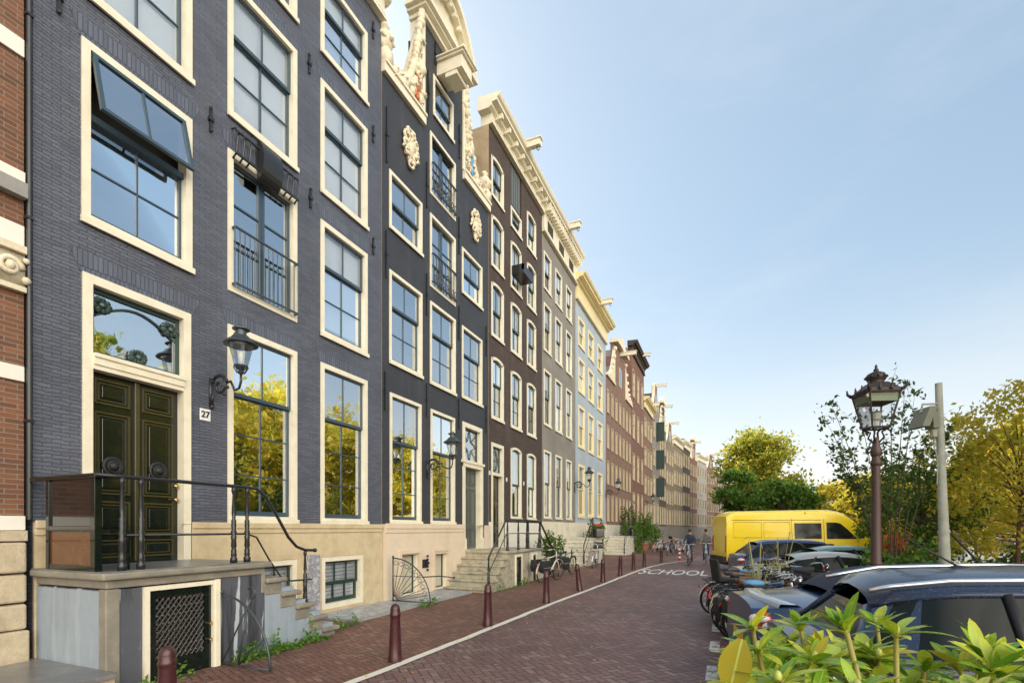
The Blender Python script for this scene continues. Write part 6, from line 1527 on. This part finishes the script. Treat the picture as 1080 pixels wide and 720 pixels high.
# wispy arching branches left of the lamp
wb = empty('wispy_shrub', tuple(spot(940, 11.5)), 0, 'sparse arching twigs with small leaves around the street lamp head', 'shrub')
m = MB(); rng = np.random.default_rng(5); C = []
ends = [(872, 445), (880, 470), (876, 425), (905, 430), (940, 405), (955, 402), (965, 415), (890, 500), (985, 440), (1000, 452), (930, 440), (885, 410+75)]
o0 = spot(940, 11.5)
for i, (ex, ey) in enumerate(ends):
    d = 11.5+rng.uniform(-.8, .8); e = spot(ex, d); e.z = 1.8+(557-ey)*d/528; b = Vector((0,0,0)); e = e-o0
    pts = [b+(e-b)*t+Vector((0,0,.9*math.sin(math.pi*t)*.5)) for t in [k/10 for k in range(11)]]
    m.tube(pts, [.02*(1-.85*k/10) for k in range(11)], 5, cap=False)
    for k in range(4, 11):
        for q in range(5):
            s_ = pts[k]; tip = s_+Vector(rng.normal(size=3))*.16; m.tube([s_, tip], [.004, .002], 3, cap=False)
            for l_ in range(4): C.append(tuple(s_.lerp(tip, .3+.25*l_)+Vector(rng.normal(size=3))*.03))
# fallen
m.build('twigs', 'bark', wb, smooth=True); leaf_mesh('leaves', np.array(C), .075, rng, 'leafdark', wb)
ob = empty('orange_shrub', tuple(spot(938, 12.4)), 0, 'small shrub of bright orange leaves just right of the lamp post', 'shrub')
rng = np.random.default_rng(9); leaf_mesh('leaves', rng.normal(size=(260, 3))*np.array([.16, .16, .14])+np.array([0, 0, 1.42]), .09, rng, 'leaforange', ob)
m = MB(); [m.tube([(0,0,0), (rng.uniform(-.2,.2), rng.uniform(-.2,.2), 1.4)], .01, 4) for _ in range(6)]; m.build('stems', 'bark', ob)
def bush(label, loc, r, h, mat='leafgreen', n=900, size=.07, name='shrub', pot=None, grp='plants along the house fronts', seed=1):
    o = empty(name, loc, 0, label, 'shrub' if not pot else 'potted plant', grp); rng = np.random.default_rng(seed); z0 = .0
    if pot: MB().lathe((0,0,0), [(.2*pot,0),(.26*pot,.35*pot),(.28*pot,.4*pot),(.22*pot,.4*pot)], 14).build('pot', 'terracotta', o, auto=True, smooth=True); z0 = .38*pot
    v = rng.normal(size=(n, 3)); v /= np.linalg.norm(v, axis=1, keepdims=True); v *= rng.uniform(.3, 1., (n, 1))**.5*(1+.35*np.sin(v[:, :1]*7+seed)); C = v*np.array([r, r, h/2])+np.array([0, 0, z0+h/2+.05])
    leaf_mesh('leaves', C, size, rng, mat, o)
    m = MB(); [m.tube([(0,0,z0-.05), tuple(C[i]*.6)], [.012, .005], 4) for i in range(0, min(n, 160), 10)]; m.build('stems', 'bark', o); return o
bush('bushy green plant in a pot before the dark brown house', (-6.3, 18.6, .1), .5, 1.1, n=1200, seed=2, pot=1.)
bush('tall leafy shrub against the pale blue house', (-6.5, 26.5, .1), .6, 2.0, 'leafdark', 1500, seed=3); bush('round topped potted tree before the twin gable house', (-5.8, 39.5, .1), .75, 2.3, n=1600, seed=4, size=.1, pot=1.3)
bush('large green shrub on the pavement beyond the pale blue house', (-6.0, 35.8, .1), .9, 1.9, 'leafgreen', 2000, seed=5, size=.1); bush('dark shrub climbing beside the twin gable house', (-6.6, 38., .1), .7, 3.4, 'leafdark', 1700, seed=6, size=.1)
bush('low green plant in a pot by the far stoop', (-5.6, 43., .1), .7, 1.4, n=1000, seed=7, size=.1, pot=1.2); bush('climbing green plant in front of the tall brick house', (-6.5, 47.5, .1), .8, 2.4, n=1300, seed=8, size=.1)
bush('green shrubbery between the parked cars and the street lamp', tuple(spot(940, 19.5)), 1.3, 1.3, 'leafgreen', 2500, .09, grp='shrubs on the quay', seed=10); bush('light green shrub at the foot of the street lamp', tuple(spot(915, 9.3)), .5, .95, 'herb', 1300, .07, grp='shrubs on the quay', seed=11)
bush('green shrub right of the street lamp foot', tuple(spot(955, 10.5)), .9, 1.35, 'leafgreen', 2000, .08, grp='shrubs on the quay', seed=12); bush('dark shrub at the right edge below the young trees', tuple(spot(1075, 13.5)), .9, 1.2, 'leafdark', 1500, .09, grp='shrubs on the quay', seed=15)
for i, (px_, d, lb) in enumerate(((800, 8.8, 'tall straw coloured grass tuft among the bicycles'), (822, 9.6, 'second tuft of tall pale grass behind the bicycles'))):
    g = empty('grass_tuft', tuple(spot(px_, d)), 0, lb, 'grass tuft', 'grass tufts among the bicycles'); rng = np.random.default_rng(20+i); m = MB()
    for k in range(34):
        w = rng.uniform(0, 6.28); e = rng.uniform(.05, .55); h_ = rng.uniform(1.0, 1.75)*(.75+.25*(k % 2)); c_, s_ = math.cos(w), math.sin(w); n_ = Vector((-s_, c_, 0))*.009
        P = [Vector((0,0,0)), Vector((e*.25*c_, e*.25*s_, h_*.6)), Vector((e*.6*c_, e*.6*s_, h_)), Vector((e*1.15*c_, e*1.15*s_, h_*.93))]
        m.add([P[0]-n_, P[0]+n_, P[1]-n_, P[1]+n_, P[2]-n_, P[2]+n_, P[3]], [(0,1,3,2), (2,3,5,4), (4,5,6)])
    m.build('blades', 'straw' if i else 'straw', g)
rng = np.random.default_rng(77); C = np.stack([np.where(rng.random(420) < .5, -3.6+rng.normal(size=420)*.5, rng.uniform(-6.0, 0., 420)), rng.uniform(4, 30, 420), np.full(420, .022)], 1)
o = leaf_mesh('fallen_leaves', C, .035, rng, 'leafgold', None); o['kind'] = 'stuff'
for v_ in o.data.vertices: v_.co.z = .012+abs(v_.co.z-.012)*.35
C2 = np.stack([rng.uniform(-6.6, -4.2, 160), rng.uniform(3.5, 22, 160), np.full(160, .10)], 1); 
# weeds at the foot of the walls
def weeds(pts, n, seed, name='weeds'):
    rng = np.random.default_rng(seed); C = []
    for _ in range(n):
        t = rng.uniform(0, len(pts)-1.001); i = int(t); p = Vector(pts[i]).lerp(Vector(pts[i+1]), t-i); q = rng.uniform()**2
        C.append((p.x+rng.normal()*.05, p.y+rng.normal()*.05, .06+abs(rng.normal())*.06*(1+math.sin(t*9))))
    o = leaf_mesh(name, np.array(C), .045, rng, 'herb', None); o['kind'] = 'stuff'; return o
weeds([(-5.8, 4.6, 0), (-5.82, 5.3, 0), (-5.84, 6.2, 0)], 750, 1); weeds([(-6.1, 6.6, 0), (-6.15, 7.3, 0)], 160, 2); weeds([(-6.15, 9.2, 0), (-6.1, 9.9, 0)], 130, 3); weeds([(-5.75, 12.2, 0), (-5.75, 14.8, 0)], 160, 4); weeds([(-5.85, 3.3, 0), (-5.85, 4.0, 0)], 60, 5)

# ------------------------------------------------------------------ boat on the canal, houses on the other bank
bt = empty('moored_boat', tuple(spot(1036, 25.5, -1.0)), TH, 'white cabin boat moored beyond the young trees', 'boat')
m = MB(); k = 10; rings = []
for i in range(k+1):
    t = i/k; x = -2.6+5.4*t; hw = .95*(1-max(0, t-.55)**2*4.4); rings.append([(x, -max(.03, hw), 1.25+.2*t), (x, -max(.03, hw)*.8, .0), (x, 0, -.25), (x, max(.03, hw)*.8, .0), (x, max(.03, hw), 1.25+.2*t)])
loft(rings).build('hull', 'whitepl', bt, smooth=False)
m = MB(); m.prism([(-1.6, 1.25), (1.4, 1.3), (1.0, 2.5), (-1.3, 2.5)], -.8, .8, 'y'); m.box(-1.45, 1.15, -.86, .86, 2.5, 2.58); m.build('cabin', 'whitepl', bt, bevel=.03)
m = MB(); [m.box(x, x+.7, -.83, .83, 1.75, 2.2) for x in (-1.0, .1)]; m.build('cabin_window', 'glass', bt)
cm_ = [('warmbrick', 'warm brick'), ('redbrown', 'red brown'), ('creamwall', 'cream'), ('darkwall', 'dark brick'), ('greywall', 'grey'), ('tanbrick', 'tan')]
y = 14.; i = 0
while y < 150:
    w = (6.2, 7.4, 5.6, 6.8)[i % 4]; mt, nmx = cm_[i % 6]; X0 = 44+max(0, y-60)*.16; tp_ = ('cornice', 'neck', 'bell')[(i*2+1) % 3]
    hh = House('canal_house', y, w, 11.5+(i*37 % 5)*.6, mt, f'{nmx} house with a {"flat cornice" if tp_ == "cornice" else tp_+" gable"} behind the golden trees across the canal', X0, math.pi, 'houses across the canal')
    hh.root.location = (X0, y+w, 0)
    nwn = 3
    for r in range(4):
        for q in range(nwn):
            yc = w*(q+.5)/nwn; hh.window(yc-.6, yc+.6, 1.6+r*2.6, 3.3+r*2.6, cols=1, mode='far', cw=.1, frame='white', sash='sashgreen', sill=False, blind=.4 if (q+r+i) % 3 == 0 else None)
    if tp_ == 'cornice': hh.finish(); hh.cornice(hh.zt, hh.zt+.8, .4)
    else:
        a, b = w*.28, w*.72; hh.finish(gable=[(0.01, hh.zt), (w-.01, hh.zt), (b, hh.zt+.6), (b, hh.zt+3), (w/2, hh.zt+3.7), (a, hh.zt+3), (a, hh.zt+.6)], ridge=3)
    y += w+.02; i += 1

# ------------------------------------------------------------------ rhododendron in front of the camera
rb = empty('rhododendron', (1.05, 1.25, 0), 0, 'rhododendron with glossy yellow green leaf whorls in the lower right foreground', 'shrub')
def leaf(m, base, d, up, Ln, W_, curl, fold=.22):
    d = d.normalized(); s_ = d.cross(up).normalized(); u = s_.cross(d).normalized(); k = 7; vs = []
    for i in range(k+1):
        t = i/k; w = W_*.5*(math.sin(math.pi*min(1, t*.93+.05))**.75)*(1 if t < .97 else .25); c = base+d*(Ln*t)+u*(-curl*Ln*t*t+.02*math.sin(t*9)*Ln*.3)
        vs += [c-s_*w+u*(w*fold), c, c+s_*w+u*(w*fold)]
    fs = []
    for i in range(k): a = 3*i; fs += [(a, a+1, a+4, a+3), (a+1, a+2, a+5, a+4)]
    m.add(vs, fs)
    ribs.add([v for i in range(k) for v in (vs[3*i+1]-s_*W_*.03+u*.0006, vs[3*i+1]+s_*W_*.03+u*.0006)], [(2*i, 2*i+1, 2*i+3, 2*i+2) for i in range(k-1)])
rnd = random.Random(21); mats = {'rhodo': MB(), 'rhodoyellow': MB(), 'rhodored': MB()}; stems = MB(); buds = MB(); ribs = MB()
o0 = rb.location.copy()
def whorl(px_, py_, d, n=9, Ln=.115, tilt=.5, yel=.05, s0=0):
    c = spot(px_, d); c.z = 1.8+(557-py_-14)*d/528; c = c-o0
    ax = Vector((rnd.uniform(-.3,.3), rnd.uniform(-.3,.3), 1)).normalized()
    stems.tube([(c.x+rnd.uniform(-.1,.1), c.y+rnd.uniform(-.05,.15), c.z-.75), c-ax*.25+Vector((rnd.uniform(-.03,.03), 0, 0)), c], [.009, .0065, .0055], 6)
    stems.cur = 1; stems.ball(c+ax*.012, .009, 8, (1,1,1.5)); stems.cur = 0
    for i in range(n):
        w = s0+i*2.4+rnd.uniform(-.25,.25); e = ax.orthogonal().normalized(); f = ax.cross(e); el = tilt+rnd.uniform(-.35,.35)+(.35 if i > n*.7 else -.1)
        d_ = (e*math.cos(w)+f*math.sin(w))*math.cos(el)+ax*math.sin(el); L1 = Ln*rnd.uniform(.55,1.2)*(0.72 if i > n*.7 else 1)
        m = mats['rhodoyellow'] if rnd.random() < yel else mats['rhodo']
        leaf(m, c-ax*.012*i/n+d_*.008, d_, ax, L1, L1*rnd.uniform(.28,.36), rnd.uniform(.1,.35)); stems.tube([c-ax*.01, c+d_*.012], .0022, 4)
spots = [(770,648,1.35,8,.5),(800,672,1.2,9,.5),(845,650,1.5,7,.9),(893,653,1.12,8,.95),(822,705,1.05,9,.4),(868,690,1.25,9,.6),(915,672,1.35,9,.6),(945,655,1.2,9,.6),(975,662,1.35,9,.5),(955,690,1.1,9,.5),(905,715,1.0,8,.5),
       (1000,700,1.05,9,.5),(1030,712,.98,9,.5),(1050,690,1.2,9,.7),(1036,672,1.3,9,.9),(1062,716,1.0,9,.6),(780,722,1.2,7,.5),(860,722,1.1,9,.5),(940,725,1.05,9,.4),(985,720,1.2,9,.5),(750,690,1.45,6,.3),(830,668,1.55,8,.6),(1075,700,1.3,9,.5),(925,645,1.6,7,.7),(882,668,1.6,8,.5),(990,678,1.5,8,.6),(1012,735,1.1,9,.6),(890,742,1.1,9,.5),(830,745,1.1,9,.5),(970,745,1.1,9,.5),(760,745,1.2,8,.5),(1070,745,1.1,9,.5),(1090,725,1.2,9,.5),(1110,695,1.25,9,.5)]
for i, (a, b, d, n_, tl) in enumerate(spots):
    b += 30 if 952 < a < 1008 else (8 if a >= 1008 else 0)
    whorl(a+(24 if a < 800 else 0), b, d, n_+5, .088, tl, yel=.05)
for i in range(34):
    x_ = rnd.uniform(785, 1110); whorl(x_, rnd.uniform(676, 735)+(34 if 1010 > x_ > 945 else 0), rnd.uniform(1.15, 1.7), 10, .105, rnd.uniform(.3, .9), .06)
for i in range(16): whorl(rnd.uniform(775, 930), rnd.uniform(668, 722), rnd.uniform(1.2, 1.65), 10, .095, rnd.uniform(.3, .9), .05)
# more whorls low down fill the body of the bush
for i in range(46): whorl(rnd.uniform(770, 1130), rnd.uniform(735, 1000), rnd.uniform(1.05, 1.7), 9, .10, .4, .06)
c = spot(783, 1.1); c.z = 1.8-(700-557)*1.1/528; c -= o0; leaf(mats['rhodoyellow'], c+Vector((0,0,.055)), Vector((-.25,-.15,-1)), Vector((-.3,-.9,0)), .125, .07, .1)
for k_, mm in mats.items():
    if mm.v: mm.build('leaves' if k_ == 'rhodo' else 'yellow_leaves', k_, rb, smooth=True)
stems.build('stems', ['rhodostem', 'rhodobud'], rb, smooth=True); ribs.build('midribs', 'rhodobud', rb)
mt = bpy.data.objects.new

# ------------------------------------------------------------------ sky, sun, camera
w = bpy.data.worlds.new('World'); sc.world = w; w.use_nodes = True; nt = w.node_tree; nt.nodes.clear()
SUN_AZ, SUN_EL = 60., 34.        # degrees left of the street's direction, degrees above the horizon
sky = nt.nodes.new('ShaderNodeTexSky'); sky.sky_type = 'NISHITA'; sky.sun_disc = False; sky.sun_elevation = R(SUN_EL); sky.sun_rotation = R(-SUN_AZ); sky.air_density = 1.0; sky.dust_density = 1.6; sky.ozone_density = 1.2
co = nt.nodes.new('ShaderNodeTexCoord')
bg = nt.nodes.new('ShaderNodeBackground'); bg.inputs[1].default_value = .13
# bright patch added to the unseen sky behind the viewer to light the fronts
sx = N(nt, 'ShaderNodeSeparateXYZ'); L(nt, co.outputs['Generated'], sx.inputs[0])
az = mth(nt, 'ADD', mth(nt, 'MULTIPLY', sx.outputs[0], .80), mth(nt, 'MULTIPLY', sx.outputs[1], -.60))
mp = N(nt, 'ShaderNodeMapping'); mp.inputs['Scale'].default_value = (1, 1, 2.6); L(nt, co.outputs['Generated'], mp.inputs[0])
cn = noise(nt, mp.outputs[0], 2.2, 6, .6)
msk = mth(nt, 'MULTIPLY', ramp(nt, az, SKYFILL_LO, SKYFILL_HI), mth(nt, 'ADD', ramp(nt, cn, .35, .7), .45))
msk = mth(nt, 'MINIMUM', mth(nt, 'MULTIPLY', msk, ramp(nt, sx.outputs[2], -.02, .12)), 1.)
s0 = N(nt, 'ShaderNodeVectorMath'); s0.operation = 'SCALE'; s0.inputs['Scale'].default_value = .13; L(nt, sky.outputs[0], s0.inputs[0])
gm = N(nt, 'ShaderNodeGamma', Gamma=SKYG); L(nt, s0.outputs[0], gm.inputs[0])
s1 = N(nt, 'ShaderNodeVectorMath'); s1.operation = 'MULTIPLY'; s1.inputs[1].default_value = SKYT; L(nt, gm.outputs[0], s1.inputs[0])
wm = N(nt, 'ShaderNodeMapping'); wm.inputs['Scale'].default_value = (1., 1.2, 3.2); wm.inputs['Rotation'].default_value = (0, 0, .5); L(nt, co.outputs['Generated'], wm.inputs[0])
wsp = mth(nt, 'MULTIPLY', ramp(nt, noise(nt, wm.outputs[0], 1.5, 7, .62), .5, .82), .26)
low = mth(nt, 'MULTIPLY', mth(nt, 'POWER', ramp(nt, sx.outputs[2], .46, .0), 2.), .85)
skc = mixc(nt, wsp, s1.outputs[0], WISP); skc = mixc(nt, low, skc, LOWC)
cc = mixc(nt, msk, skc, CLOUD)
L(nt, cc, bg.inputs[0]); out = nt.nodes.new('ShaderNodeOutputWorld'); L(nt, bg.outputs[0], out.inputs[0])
sl_ = bpy.data.lights.new('sun', 'SUN'); sl_.energy = 5.; sl_.angle = R(.5); sl_.color = (1, .88, .70)
so = bpy.data.objects.new('sun', sl_); COL.objects.link(so)
a, e = R(SUN_AZ), R(SUN_EL); dirv = Vector((-math.sin(a)*math.cos(e), math.cos(a)*math.cos(e), math.sin(e)))
so.rotation_euler = dirv.to_track_quat('Z', 'Y').to_euler(); so.location = (0, 0, 40)
cam = bpy.data.cameras.new('camera'); cam.sensor_width = 36; cam.lens = 528/1080*36; cam.shift_y = (557-360)/1080; cam.clip_end = 2000; cam.clip_start = .05
co_ = bpy.data.objects.new('camera', cam); COL.objects.link(co_); co_.location = (0, 0, 1.8); co_.rotation_euler = (R(90), 0, TH); sc.camera = co_
vs = sc.view_settings; vs.view_transform = 'Standard'; vs.look = 'None'; vs.exposure = EXPO; vs.gamma = 1; vs.use_curve_mapping = False
sc.cycles.max_bounces = 8; sc.cycles.transparent_max_bounces = 24; sc.cycles.use_denoising = True
sc.cycles.sample_clamp_indirect = 6
